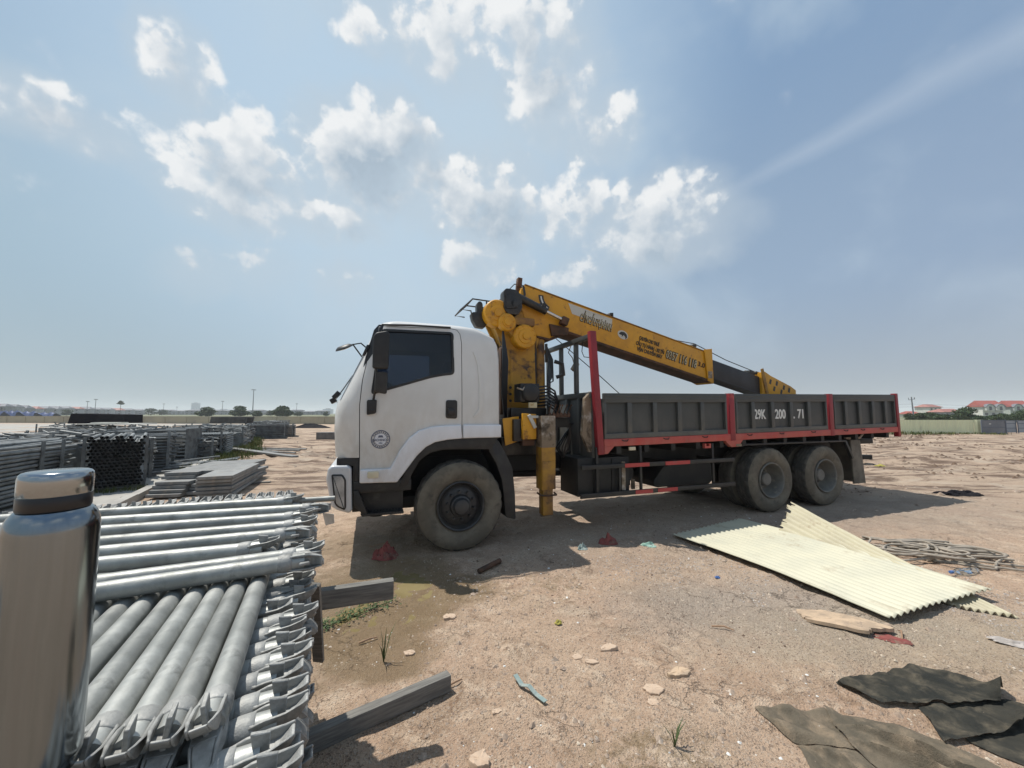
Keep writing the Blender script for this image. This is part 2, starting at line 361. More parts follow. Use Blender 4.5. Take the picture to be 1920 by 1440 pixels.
    def grid(s, pts):
        """pts: list of rows of points"""
        k = len(s.v); n = len(pts[0])
        for row in pts: s.v += [tuple(p) for p in row]
        for i in range(len(pts)-1):
            for j in range(n-1): s.f.append((k+i*n+j, k+i*n+j+1, k+(i+1)*n+j+1, k+(i+1)*n+j))
        return s
    def shift(s, fn): s.v = [tuple(fn(*p)) for p in s.v]; return s
    def mesh(s, name, mat, bevel=0., seg=2, smooth=38, fixn=True):
        me = bpy.data.meshes.new(name); me.from_pydata(s.v, [], s.f)
        bm = bmesh.new(); bm.from_mesh(me)
        if fixn: bmesh.ops.recalc_face_normals(bm, faces=bm.faces)
        if bevel:
            es = [e for e in bm.edges if len(e.link_faces) == 2 and e.calc_face_angle(0) > R(32)]
            bmesh.ops.bevel(bm, geom=es, offset=bevel, segments=seg, profile=.6, affect='EDGES', clamp_overlap=True)
        bm.to_mesh(me); bm.free()
        if smooth:
            me.shade_smooth(); me.set_sharp_from_angle(angle=R(smooth))
        for m in (mat if isinstance(mat, (list, tuple)) else [mat]): me.materials.append(m)
        return me
    def build(s, name, mat, parent=None, **kw):
        o = bpy.data.objects.new(name, s.mesh(name, mat, **kw)); col.objects.link(o)
        if parent is not None: o.parent = parent
        return o
def tag(o, label=None, cat=None, group=None, kind=None):
    if label: o['label'] = label
    if cat: o['category'] = cat
    if group: o['group'] = group
    if kind: o['kind'] = kind
    return o
def empty(name, loc=(0,0,0), rz=0.):
    o = bpy.data.objects.new(name, None); col.objects.link(o); o.location = loc; o.rotation_euler = (0, 0, rz)
    o.empty_display_size = .2; return o
def copy_tree(o, parent=None):
    c = o.copy(); col.objects.link(c)
    if parent is not None: c.parent = parent
    for ch in list(o.children): copy_tree(ch, c)
    return c
def inst(name, me, parent=None, loc=None):
    o = bpy.data.objects.new(name, me); col.objects.link(o)
    if parent is not None: o.parent = parent
    if loc is not None: o.location = loc
    return o
def boolean(a, b, op):
    md = a.modifiers.new('cut', 'BOOLEAN'); md.operation = op; md.object = b; md.solver = 'EXACT'
    bpy.context.view_layer.update(); dg = bpy.context.evaluated_depsgraph_get()
    me = bpy.data.meshes.new_from_object(a.evaluated_get(dg)); a.modifiers.clear(); a.data = me
    return a
def drop(*obs):
    for o in obs: bpy.data.objects.remove(o, do_unlink=True)
def text(s, name, mat, h, parent, u, v, z, ang=0., wide=1., bold=0., depth=.004, maxw=None, center=False):
    """lettering standing in the x-z plane, facing -y; h = cap height"""
    cu = bpy.data.curves.new(name, 'FONT'); cu.body = s; cu.size = h/.70; cu.extrude = depth; cu.offset = bold*h; cu.resolution_u = 3
    if center: cu.align_x = 'CENTER'
    o = bpy.data.objects.new(name, cu); col.objects.link(o)
    bpy.context.view_layer.update(); dg = bpy.context.evaluated_depsgraph_get()
    me = bpy.data.meshes.new_from_object(o.evaluated_get(dg)); bpy.data.objects.remove(o, do_unlink=True)
    xs = [q.co.x for q in me.vertices]
    if maxw and xs: wide = maxw / (max(xs)-min(xs))
    ca, sa = math.cos(ang), math.sin(ang)
    for q in me.vertices:
        x, y, d = q.co.x*wide, q.co.y, q.co.z
        q.co = (u + x*ca - y*sa, v - d, z + x*sa + y*ca)
    me.materials.clear(); me.materials.append(mat)
    return inst(name, me, parent)
def ORD(n):
    a = ['zeroth','first','second','third','fourth','fifth','sixth','seventh','eighth','ninth','tenth','eleventh','twelfth','thirteenth','fourteenth','fifteenth','sixteenth','seventeenth','eighteenth','nineteenth']
    if n < 20: return a[n]
    t = {2:('twentieth','twenty'),3:('thirtieth','thirty'),4:('fortieth','forty')}[n//10]
    return t[0] if n % 10 == 0 else t[1] + '-' + a[n % 10]
# value noise on numpy arrays
_rs = np.random.RandomState(3); _lat = _rs.rand(257, 257)
def vnoise(x, y):
    xi = np.floor(x).astype(int); yi = np.floor(y).astype(int); fx = x-xi; fy = y-yi
    fx = fx*fx*(3-2*fx); fy = fy*fy*(3-2*fy); a, b, c, d = xi % 257, (xi+1) % 257, yi % 257, (yi+1) % 257
    return (_lat[a, c]*(1-fx)+_lat[b, c]*fx)*(1-fy) + (_lat[a, d]*(1-fx)+_lat[b, d]*fx)*fy
def fbm(x, y, o=4):
    r = 0; am = .5
    for k in range(o): r = r + am*(vnoise(x*2**k+17.3*k, y*2**k+9.1*k)-.5); am *= .5
    return r

# ------------------------------------------------------------------ ground
def axis(lo, hi, step, far_lo, far_hi, g=1.09):
    a = list(np.arange(lo, hi, step)); s = step; x = a[-1]
    while x < far_hi: s *= g; x += s; a.append(x)
    s = step; x = a[0]; b = []
    while x > far_lo: s *= g; x -= s; b.append(x)
    return np.array(b[::-1] + a)
def ground_h(X, Y):
    d = np.sqrt(X*X + Y*Y)
    z = .035*fbm(X*1.1, Y*1.1, 3) + .055*np.maximum(fbm(X*4.2+9, Y*4.2, 5), -.07) + .040*np.maximum(fbm(X*11, Y*11+5, 4), -.08)
    # shallow scrapes and curved ruts in the near dirt
    q = np.sin((X*.55+Y*.95)*5.2 + 2.4*fbm(X*.9, Y*.9+3, 3)); z = z + .012*np.clip(q-.72, 0, 1)*3*np.clip(fbm(X*.7+5, Y*.7, 2)*6+.4, 0, 1)
    # churned vehicle ruts across the far right and towards the wall
    rut = fbm(X*.35+3, Y*1.5, 4)*.36 + fbm(X*1.8, Y*3.2+7, 4)*.26
    z = z + np.clip((Y-7.6)/4, 0, 1)*np.clip((d-9)/6, 0, 1)*rut*np.clip(1.2-d/90, .1, 1)
    # tyre track running past the cab towards the camera
    for x0, y0, x1, y1, wd in ((.1,2.0,2.6,4.1,.16), (1.0,1.8,3.4,3.2,.14), (-.3,2.6,.9,4.2,.10)):
        dx, dy = x1-x0, y1-y0; L = math.hypot(dx, dy); dx /= L; dy /= L
        q = (X-x0)*-dy + (Y-y0)*dx; s = (X-x0)*dx + (Y-y0)*dy
        m = np.exp(-(q/wd)**2) * np.clip(s*2, 0, 1) * np.clip((L-s)*2, 0, 1)
        z = z - .012*m + .009*m*np.sin(s*46 + np.sign(q)*q*12)
    pud = np.exp(-(((X+1.35)/.75)**2 + ((Y-3.55)/.95)**2)**1.5)
    z = z*(1-.55*pud) - .020*pud
    return z
gx = axis(-3.2, 6.6, .032, -5000, 5000); gy = axis(1.2, 8.4, .026, -160, 5200)
GX, GY = np.meshgrid(gx, gy); GZ = ground_h(GX, GY)
nx, ny = len(gx), len(gy)
me = bpy.data.meshes.new('ground'); me.vertices.add(nx*ny)
me.vertices.foreach_set('co', np.stack([GX, GY, GZ], -1).astype(np.float32).ravel())
ii = (np.arange(ny-1)[:, None]*nx + np.arange(nx-1)[None, :]).ravel()
fc = np.stack([ii, ii+1, ii+1+nx, ii+nx], -1)
me.loops.add(fc.size); me.loops.foreach_set('vertex_index', fc.ravel().astype(np.int32))
me.polygons.add(len(fc)); me.polygons.foreach_set('loop_start', (np.arange(len(fc))*4).astype(np.int32))
me.update(calc_edges=True); me.shade_smooth()
gm = bpy.data.materials.new('dry_dirt'); gm.use_nodes = True; t = NT(gm.node_tree); p = t.n['Principled BSDF']
P = t.new('ShaderNodeTexCoord').outputs['Object']
P = t.vec('MULTIPLY', P, (1, 1, 0))
sx = t.new('ShaderNodeSeparateXYZ'); t.l.new(P, sx.inputs[0]); X_, Y_ = sx.outputs[0], sx.outputs[1]
c = t.mix(t.mapr(t.noise(P, .55, 7, .6), .36, .64, 0, 1, True), (.485,.335,.235), (.525,.385,.275))
c = t.mix(t.mapr(t.noise(P, 1.7, 9, .68, .4), .50, .66, 0, .85, True), c, (.57,.445,.325))
c = t.mix(t.mapr(t.noise(P, .9, 8, .66, .9), .50, .62, 0, .7, True), c, (.38,.27,.185))
c = t.mix(t.mapr(t.noise(P, 2.9, 8, .7, .8), .53, .68, 0, .75, True), c, (.29,.195,.13))
c = t.mix(t.math('MULTIPLY', t.mapr(t.noise(P, 5.5, 9, .72, .5), .52, .64, 0, .8, True), t.mapr(Y_, 5, 8, 1, .2)), c, (.66,.51,.375))
c = t.mix(t.math('MULTIPLY', t.mapr(t.noise(P, 4.1, 9, .74, 1.2), .56, .66, 0, .75, True), t.mapr(Y_, 5, 8, 1, .3)), c, (.22,.14,.088))
# gravelly grey zone near the sheets
def ellipse(x, y, rx, ry, soft=.6):
    a = t.math('DIVIDE', t.math('SUBTRACT', X_, x), rx); b = t.math('DIVIDE', t.math('SUBTRACT', Y_, y), ry)
    r = t.math('SQRT', t.math('MULTIPLY_ADD', a, a, t.math('MULTIPLY', b, b)))
    r = t.math('ADD', r, t.math('MULTIPLY', t.math('SUBTRACT', t.noise(P, 3.2, 6, .65), .5), 1.1))
    return t.mapr(r, 1-soft*.5, 1+soft*.5, 1, 0, True)
c = t.mix(t.math('MULTIPLY', ellipse(2.4, 3.4, 1.5, .6, 1.), .75), c, (.35,.30,.25))
c = t.mix(t.math('MULTIPLY', ellipse(3.2, 2.9, 1.6, .45, 1.), .6), c, (.42,.34,.245))
c = t.mix(t.math('MULTIPLY', ellipse(4.5, 7.2, 4.5, 2.0, 1.), .45), c, (.25,.225,.20))
c = t.mix(t.math('MULTIPLY', ellipse(1.0, 4.9, 2.6, .8, 1.), .4), c, (.29,.235,.185))
c = t.mix(t.mapr(Y_, 5, 9, 0, .45), c, (.36,.295,.23))
# far ruts: dark damp earth dragged sideways
fr = t.math('MULTIPLY', t.mapr(Y_, 6.8, 8.6), t.mapr(Y_, 34, 46, 1, 0))
fn = t.noise(t.vec('MULTIPLY', P, (.42, 1.25, 1)), 1.0, 10, .72, 1.1)
c = t.mix(t.math('MULTIPLY', t.mapr(fn, .46, .58, 0, .92, True), fr), c, (.13,.085,.06))
fn2 = t.noise(t.vec('MULTIPLY', P, (.35, .9, 1)), 1.6, 9, .68, .8)
c = t.mix(t.math('MULTIPLY', t.mapr(fn2, .54, .66, 0, .6, True), fr), c, (.46,.39,.31))
c = t.mix(t.mapr(Y_, 75, 110), c, (.16,.17,.10))
# specks, pebbles, thin drying cracks
vo = t.new('ShaderNodeTexVoronoi'); vo.inputs['Scale'].default_value = 120; t.l.new(P, vo.inputs['Vector'])
pv = t.new('ShaderNodeSeparateColor'); t.l.new(vo.outputs['Color'], pv.inputs[0])
near = t.mapr(Y_, 4, 9, 1, .25)
c = t.mix(t.math('MULTIPLY', t.math('GREATER_THAN', pv.outputs[0], .86), t.math('MULTIPLY', near, .45)), c, (.52,.44,.355))
c = t.mix(t.math('MULTIPLY', t.math('LESS_THAN', pv.outputs[1], .10), t.math('MULTIPLY', near, .6)), c, (.17,.12,.09))
c = t.mix(t.mapr(t.noise(P, 34, 8, .75), .35, .7, .25, -.25), c, (.16,.11,.08))
cr = t.new('ShaderNodeTexVoronoi'); cr.feature = 'DISTANCE_TO_EDGE'; cr.inputs['Scale'].default_value = 4.2
t.l.new(t.vec('ADD', P, t.vec('SCALE', t.noise(P, 5, 5, .6, out=1), scale=.35)), cr.inputs['Vector'])
crk = t.math('MULTIPLY', t.mapr(cr.outputs['Distance'], .006, .02, 1, 0), t.mapr(t.noise(P, 1.3, 3), .52, .62))
crk = t.math('MULTIPLY', crk, near)
c = t.mix(t.math('MULTIPLY', crk, .35), c, (.14,.095,.07))
# wet ground around the puddles
wet = t.math('MAXIMUM', ellipse(-1.25, 3.55, .80, 1.05, .5), ellipse(-.72, 3.75, .55, .38, .7))
wet = t.math('MAXIMUM', wet, t.math('MULTIPLY', ellipse(-.95, 2.75, .42, .30, .5), .9))
wet = t.math('MAXIMUM', wet, t.math('MULTIPLY', t.math('MULTIPLY', ellipse(.68, 1.96, .30, .20, 1.6), t.mapr(t.noise(P, 9, 7, .7, .8), .42, .6, 0, 1, True)), .9))
wet = t.math('MAXIMUM', wet, t.math('MULTIPLY', t.math('MULTIPLY', ellipse(.15, 3.75, .9, .32, 1.5), t.mapr(t.noise(P, 7, 8, .72, 1.), .50, .62, 0, 1, True)), .6))
wet = t.math('MAXIMUM', wet, t.math('MULTIPLY', ellipse(-1.9, 4.9, .9, .5, 1.), .7))
c = t.mix(t.math('MULTIPLY', wet, .82), c, t.mix(t.noise(P, 7, 5), (.15,.095,.045), (.255,.185,.10)))
t.put(p.inputs['Base Color'], c)
t.put(p.inputs['Roughness'], t.mapr(wet, 0, 1, .93, .5))
p.inputs['Specular IOR Level'].default_value = .25
hb = t.math('ADD', t.math('MULTIPLY', t.noise(P, 26, 10, .72), 1.0), t.math('MULTIPLY', vo.outputs['Distance'], .25))
hb = t.math('SUBTRACT', hb, t.math('MULTIPLY', crk, .5))
b = t.new('ShaderNodeBump'); b.inputs['Strength'].default_value = 1.; b.inputs['Distance'].default_value = .03
t.l.new(hb, b.inputs['Height']); t.l.new(b.outputs[0], p.inputs['Normal'])
me.materials.append(gm)
tag(inst('ground', me), kind='structure')

def gz(x, y): return float(ground_h(np.array([x*1.]), np.array([y*1.]))[0])

# shallow muddy puddles
M['puddle'] = pmat('muddy_water', (.20,.155,.075), .07, second=(.25,.20,.10), nscale=3, spec=.5)
def puddle(cx, cy, rx, ry, seed, z):
    rs = random.Random(seed); ph = [rs.uniform(0, 6.28) for _ in range(6)]
    pts = []
    for k in range(64):
        a = 2*math.pi*k/64
        q = 1 + .22*math.sin(2*a+ph[0]) + .16*math.sin(3*a+ph[1]) + .10*math.sin(5*a+ph[2]) + .06*math.sin(9*a+ph[3])
        pts.append((cx+rx*q*math.cos(a), cy+ry*q*math.sin(a), z))
    mb = MB(); mb.add(pts + [(cx, cy, z)], [(k, (k+1) % 64, 64) for k in range(64)])
    tag(mb.build('puddle', M['puddle'], smooth=0), kind='structure')
puddle(-1.35, 3.5, .75, .80, 1, -.0215)

# concrete yard on the left with its kerb
U_ = V(-.477, .879, 0); N_ = V(-.879, -.477, 0)
k0 = V(-4.2, 2.0, 0); k1 = k0 + U_*66
mb = MB(); a, b_ = k0 + N_*.16, k1 + N_*.16
mb.add([(a.x,a.y,.02),(b_.x,b_.y,.02),(-140,62,.02),(-140,2,.02)], [(0,1,2,3)])
tag(mb.build('concrete_yard', M['concrete'], smooth=0), kind='structure')
mb = MB(); rs = random.Random(5); s = 0
while s < 66:
    L = 1.0 if s < 30 else 3.0
    q = k0 + U_*s; e = k0 + U_*(s+L-.012)
    dz = rs.uniform(-.012, .012); off = N_*rs.uniform(-.012, .012)
    mb.beam(q+off+V(0,0,.05+dz), e+off+V(0,0,.05+dz), .16, .16); s += L
tag(mb.build('yard_kerb', M['concrete'], smooth=0), kind='structure')

# loose gravel and crumbs of clay
def crumb(mb, x, y, z, r, rs):
    a = rs.uniform(0, 6.28); vs = []
    for k in range(5):
        q = a + k*1.2566; vs.append((x+math.cos(q)*r*rs.uniform(.7,1.2), y+math.sin(q)*r*rs.uniform(.7,1.2), z+rs.uniform(-.3,.15)*r))
    vs += [(x+rs.uniform(-.3,.3)*r, y+rs.uniform(-.3,.3)*r, z+r*rs.uniform(.35,.85))]
    mb.add(vs, [(k, (k+1) % 5, 5) for k in range(5)])
def scatter(name, n, mat, xr, yr, rr, seed, clump=None, kind='stuff'):
    rs = random.Random(seed); mb = MB(); xs = []; ys = []; i = 0
    P_ = np.array([(rs.uniform(*xr), yr[0]*(yr[1]/yr[0])**rs.random()) for _ in range(n)])
    if clump: keep = fbm(P_[:,0]*clump, P_[:,1]*clump+seed, 3) > .02; P_ = P_[keep]
    Z = ground_h(P_[:,0], P_[:,1])
    for (x, y), z in zip(P_, Z):
        if x < -.30 and y < 2.6 and x < -.30*y + .1: continue
        r = rr[0]*(rr[1]/rr[0])**(rs.random()**1.8)*(1+.12*max(0, y-3))
        crumb(mb, x, y, z, r, rs)
    return tag(mb.build(name, mat, smooth=0, fixn=False), kind=kind)
M['pebble'] = pmat('pebbles', (.36,.28,.215), .95, second=(.25,.185,.14), nscale=19, dirt=(.5,.42,.34), dscale=23, dlo=.55, dhi=.62)
M['pebble_pale'] = pmat('pale_crumbs', (.52,.44,.345), .95, second=(.42,.34,.26), nscale=15)
M['gravel_grey'] = pmat('grey_gravel', (.30,.27,.245), .9, second=(.44,.40,.37), nscale=21, dirt=(.16,.13,.11), dscale=19)
M['crumb_dark'] = pmat('dark_crumbs', (.16,.105,.07), .95, second=(.10,.065,.045), nscale=15)
scatter('gravel', 9000, M['pebble'], (-1.6, 4.2), (1.75, 7), (.0022, .013), 11)
scatter('gravel', 6500, M['pebble'], (-1.2, 4.0), (1.75, 6), (.004, .020), 17, clump=1.1)
scatter('gravel', 2500, M['crumb_dark'], (-1.4, 4.0), (1.75, 7), (.003, .014), 18, clump=.8)
scatter('gravel', 5000, M['pebble_pale'], (-1.6, 4.4), (1.75, 7), (.0022, .015), 12, clump=1.4)
scatter('gravel', 8000, M['gravel_grey'], (.9, 4.6), (2.5, 4.6), (.003, .011), 13, clump=.9)
scatter('clods', 900, M['pebble'], (-1.3, 3.4), (1.8, 5), (.010, .030), 29, clump=1.2)
scatter('litter', 300, M['lettering'], (-1.4, 4.6), (1.8, 9), (.004, .014), 23)
scatter('clods', 4200, M['pebble'], (4, 32), (6.5, 30), (.008, .045), 14, clump=.35)
scatter('clods', 4200, M['crumb_dark'], (5, 34), (7.5, 30), (.010, .045), 19, clump=.3)
scatter('clods', 1500, M['pebble'], (-13, -1.6), (5.0, 40), (.006, .03), 15, clump=.35)

# ------------------------------------------------------------------ the crane truck
# local frame: x rearwards along the near side, y away from the camera, z up
truck = tag(empty('crane_truck', (-.6326, 4.6994, 0), R(20)), 'white cab flatbed truck with yellow crane boom and dark grey drop side bed', 'truck')
def interp(tab, z):
    if z <= tab[0][0]: return tab[0][1]
    for (a, p), (b, q) in zip(tab, tab[1:]):
        if z <= b: return p + (q-p)*(z-a)/(b-a)
    return tab[-1][1]
UF = [(.5,-1.35),(.88,-1.365),(1.15,-1.39),(1.45,-1.412),(1.62,-1.412),(1.76,-1.39),(1.84,-1.355),(1.92,-1.32),(2.09,-1.248),(2.33,-1.142),(2.62,-1.005),(2.70,-.965),(2.745,-.90),(2.77,-.76),(2.785,-.55)]
UR = [(.88,.52),(2.40,.52),(2.56,.492),(2.66,.425),(2.73,.29),(2.765,.06),(2.785,-.1)]
V0 = [(.88,.0),(1.75,.0),(1.95,.006),(2.5,.035),(2.62,.055),(2.70,.085),(2.745,.13),(2.77,.21),(2.785,.4)]
WID = 2.26
def loft(zs, ins=0., rcf=.27, rcr=.07, n=8):
    rows = []
    for z in zs:
        zz = z
        f = interp(UF, zz)+ins; r = interp(UR, zz)-ins; a = interp(V0, zz)+ins; b = WID - a
        k = .5*min(1, max(.2, (2.8-zz)/.5)) + .5
        rf = rcf*k; rr = rcr + (.10 if zz > 2.6 else 0)
        pts = []
        for cx, cy, q0, rad_ in ((r-rr, a+rr, -90, rr), (f+rf, a+rf, 180, rf), (f+rf, b-rf, 90, rf), (r-rr, b-rr, 0, rr)):
            for i in range(n+1):
                # walk clockwise seen from above: rear-near, front-near, front-far, rear-far
                ang = {-90: 0-90*i/n, 180: 270-90*i/n, 90: 180-90*i/n, 0: 90-90*i/n}[q0]
                pts.append((cx+rad_*math.cos(R(ang)), cy+rad_*math.sin(R(ang)), z))
        # slight bow of the front panel and windscreen
        pts = [(x - (.05 if ins == 0 else .04)*max(0, 1-((y-WID/2)/(WID/2-.27))**2)*(1 if x < f+.02 else 0), y, zz_) for x, y, zz_ in pts]
        rows.append(pts)
    mb = MB(); k = len(rows[0])
    for row in rows: mb.v += row
    for i in range(len(rows)-1):
        for j in range(k): mb.f.append((i*k+j, i*k+(j+1) % k, (i+1)*k+(j+1) % k, (i+1)*k+j))
    mb.f.append(tuple(range(k))); mb.f.append(tuple(range((len(rows)-1)*k, len(rows)*k))[::-1])
    return mb
def offs(poly, d):
    n = len(poly); area = sum(poly[i][0]*poly[(i+1) % n][1]-poly[(i+1) % n][0]*poly[i][1] for i in range(n))
    sg = 1 if area > 0 else -1; out = []
    for i in range(n):
        p0, p1, p2 = Vector(poly[i-1]), Vector(poly[i]), Vector(poly[(i+1) % n])
        a = (p1-p0).normalized(); b = (p2-p1).normalized(); na = Vector((a.y, -a.x))*sg; nb = Vector((b.y, -b.x))*sg
        m = (na+nb); m = m/max(.35, m.length_squared/2); out.append(tuple(p1 + m*d))
    return out
def rounded(poly, r, n=4):
    """polygon with its corners rounded by radius r"""
    out = []; m = len(poly)
    for i in range(m):
        p0, p1, p2 = Vector(poly[i-1]), Vector(poly[i]), Vector(poly[(i+1) % m])
        a = (p0-p1); b = (p2-p1); q = min(r, a.length*.45, b.length*.45)
        s, e = p1+a.normalized()*q, p1+b.normalized()*q
        for k in range(n+1):
            tt = k/n; out.append(tuple(s*(1-tt)**2 + p1*2*tt*(1-tt) + e*tt*tt))
    return out
ZS = [.88,1.0,1.15,1.3,1.45,1.62,1.76,1.84,1.92,2.09,2.33,2.5,2.6,2.66,2.70,2.73,2.75,2.765,2.778,2.785]
ARCH_IN = [(-.723,.859),(-.632,.98),(-.511,1.145),(-.407,1.246),(-.302,1.30),(-.15,1.325),(.023,1.336),(.52,1.339)]
ARCH_OUT = [(-.80,1.02),(-.70,1.22),(-.597,1.359),(-.49,1.441),(-.349,1.483),(-.17,1.498),(.01,1.504),(.52,1.499)]
WIN = rounded([(-1.025,1.85),(-.36,2.065),(-.20,2.10),(-.075,2.115),(-.085,2.645),(-.90,2.625),(-.94,2.58)], .05)
DOOR = [(-1.12,.80),(-1.123,1.15),(-1.138,1.73),(-1.117,2.01),(-1.068,2.275),(-.985,2.60),(-.945,2.655),(-.10,2.69),(-.035,2.675),(-.004,2.63),(.013,2.52),(.021,1.5),(.021,1.2),(-.302,1.2),(-.6,.8)]
shell = loft(ZS).build('cab', M['white'], truck, smooth=0)
inner = loft([1.42,1.62,1.76,1.84,1.92,2.09,2.33,2.5,2.6,2.66,2.70], .05).build('t_in', M['liner'], truck, smooth=0)
arch = MB().prism([(-.723,.70)]+ARCH_IN+[(.8,1.339),(.8,.70)], -.3, 2.6).build('t_arch', M['liner'], truck, smooth=0)
under = MB().box(-1.7,-1.126,-.3,2.6,.6,1.15).build('t_under', M['liner'], truck, smooth=0)
winc = MB().prism(WIN, -.4, .4).prism(WIN, WID-.4, WID+.4).build('t_win', M['liner'], truck, smooth=0)
wsc = MB().add([(-1.9,.17,1.80),(-1.9,WID-.17,1.80),(-1.9,WID-.22,2.60),(-1.9,.22,2.60),(-.80,.17,1.80),(-.80,WID-.17,1.80),(-.80,WID-.22,2.60),(-.80,.22,2.60)],
               [(0,1,2,3),(7,6,5,4),(0,4,5,1),(1,5,6,2),(2,6,7,3),(3,7,4,0)]).build('t_ws', M['liner'], truck, smooth=0)
rearc = MB().box(.3,.8,.45,1.8,1.95,2.45).build('t_rear', M['liner'], truck, smooth=0)
for cutter in (inner, arch, under, winc, wsc, rearc): boolean(shell, cutter, 'DIFFERENCE')
door = bpy.data.objects.new('cab_door', shell.data.copy()); col.objects.link(door); door.parent = truck
dp = MB().prism(DOOR, -.4, .30).build('t_door', M['liner'], truck, smooth=0)
dq = MB().prism(offs(DOOR, .008), -.4, .31).build('t_doorgap', M['liner'], truck, smooth=0)
boolean(door, dp, 'INTERSECT'); boolean(shell, dq, 'DIFFERENCE')
drop(dp, dq, inner, arch, under, winc, wsc, rearc)
for o in (shell, door):
    o.data.materials.clear(); o.data.materials.append(M['white'])
    bm = bmesh.new(); bm.from_mesh(o.data); bmesh.ops.remove_doubles(bm, verts=bm.verts, dist=.0004)
    for f in bm.faces: f.material_index = 0
    bm.to_mesh(bm_ := o.data); bm.free()
    o.data.shade_smooth(); o.data.set_sharp_from_angle(angle=R(30))
# glazing
def side_glass(name, poly, v, parent, sign=1):
    mb = MB(); mb.prism(poly, 0, .006)
    mb.shift(lambda x, y, z: (x, (interp(V0, z)+.018+y) if sign > 0 else WID-(interp(V0, z)+.018+y), z))
    return mb.build(name, M['tint'], parent, smooth=0)
side_glass('window', offs(WIN, .012), 0, door)
side_glass('window', offs(WIN, .012), 0, truck, -1).data.materials[0] = M['tint_pale']
def frame_strip(poly, d, v0_, v1_):
    o = poly + poly[:1]; i_ = offs(poly, -d); i_ = i_ + i_[:1]
    return MB().band(o, i_, v0_, v1_)
fs = frame_strip(offs(WIN, .004), .03, -.004, .012); fs.shift(lambda x, y, z: (x, interp(V0, z)+y, z))
fs.build('window_seal', M['black'], door)
ws = [[(interp(UF, z)-.05*max(0, 1-((y-WID/2)/(WID/2-.27))**2)+.022, y, z) for y in np.linspace(.15, WID-.15, 15)] for z in np.linspace(1.79, 2.61, 8)]
MB().grid(ws).build('windscreen', M['tint_pale'], truck)
MB().add([(.49,.44,1.94),(.49,1.81,1.94),(.49,1.81,2.46),(.49,.44,2.46)], [(0,1,2,3)]).build('rear_window', M['tint_pale'], truck, smooth=0)
# dark inside of the cab: lining, seats, wheel
it = MB().box(-1.15,.46,.07,WID-.07,1.43,1.47).box(.40,.47,.07,.46,1.47,2.6).box(.40,.47,1.79,WID-.07,1.47,2.6).box(-1.27,-1.0,.12,WID-.12,1.47,1.86,.05,.0)
it.build('cab_lining', M['liner'], truck, bevel=.015)
for v in (.62, 1.55):
    st = MB().box(-.45,.12,v-.26,v+.26,1.47,1.72).box(.05,.22,v-.25,v+.25,1.6,2.28,.02,.03).box(.08,.2,v-.13,v+.13,2.27,2.47,.01,.02)
    st.build('seat', M['seat'], truck, bevel=.04)
wh = [V(-.72,.62,1.93) + Matrix.Rotation(R(38), 3, 'Y') @ V(.225*math.cos(a), .225*math.sin(a), 0) for a in np.linspace(0, 2*math.pi, 29)[:-1]]
MB().tube(wh, .016, 8, closed=True).cyl((-.72,.62,1.93), (-.95,.62,1.64), .03).beam((-.72,.42,1.93),(-.72,.82,1.93),.04,.02).build('steering_wheel', M['black'], truck)
# dark rubber behind the door gap
dr = [p for p in DOOR if p[1] > 1.0]
MB().band([(-1.123,1.05)]+[(x, z) for x, z in offs(DOOR, .03)[1:11]]+[(.051,1.36)], [(-1.08,1.05)]+[(x, z) for x, z in offs(DOOR, -.035)[1:11]]+[(-.015,1.36)], .03, .045).shift(
    lambda x, y, z: (x, interp(V0, z)+y+(.035*max(0, (-1.0-x)/.12)), z)).build('door_seal', M['rubber'], truck)
# roof lip and drip rail above the door
MB().tube([(-.93,.052,2.672),(-.6,.047,2.692),(-.12,.047,2.70)], .012, 8).build('drip_rail', M['black'], truck)
# bright wheel-arch lip: front piece on the door, rear piece behind it
MB().band([(-1.117,1.02)]+ARCH_OUT[:-1], [(-1.117,.872)]+ARCH_IN[:-1], -.035, .04).build('arch_lip', M['white_lip'], door, bevel=.018, seg=3)
MB().band([(.035,1.504),(.52,1.499)], [(.035,1.338),(.52,1.339)], -.035, .06).build('arch_lip', M['white_lip'], truck, bevel=.018, seg=3)
MB().prism(rounded([(-1.04,.925),(-.92,.925),(-.92,1.0),(-1.04,1.0)], .02), -.052, -.03).build('side_marker', M['amber'], door, bevel=.006)
# handle, mirror brackets, badge
MB().prism(rounded([(-.176,1.58),(-.037,1.575),(-.037,1.80),(-.176,1.80)], .03), -.012, .02).build('door_handle', M['black'], door, bevel=.006).__setitem__('label', 'black recessed door handle')
MB().prism(rounded([(-.155,1.62),(-.06,1.62),(-.06,1.70),(-.155,1.70)], .02), -.03, .0).build('door_handle_grip', M['rubber'], door, bevel=.008)
ec = (-.91, 1.347)
em = MB()
for ro, ri in ((.104,.094),(.072,.068)):
    a_ = np.linspace(0, 2*math.pi, 41); em.band([(ec[0]+ro*math.cos(a), ec[1]+ro*math.sin(a)) for a in a_], [(ec[0]+ri*math.cos(a), ec[1]+ri*math.sin(a)) for a in a_], -.004, .002)
for k in range(22):
    a = R(20+k*360/22); ca, sa = math.cos(a), math.sin(a)
    if abs(sa) > .25: em.obox((ec[0]+.083*ca, -.002, ec[1]+.083*sa), (.012,.004,.013), Matrix.Rotation(-a, 3, 'Y'))
em.build('door_emblem', M['emblem'], door, smooth=0)
pe = MB(); a_ = np.linspace(0, 2*math.pi, 31)[:-1]
pe.prism([(ec[0]+.066*math.cos(a), ec[1]+.066*math.sin(a)) for a in a_], -.0025, .002).build('emblem_disc', M['emblem_pale'], door, smooth=0)
text('BACHINCO', 'emblem_lettering', M['emblem'], .026, door, ec[0], -.004, ec[1]-.02, maxw=.172, bold=.02, depth=.002, center=True)
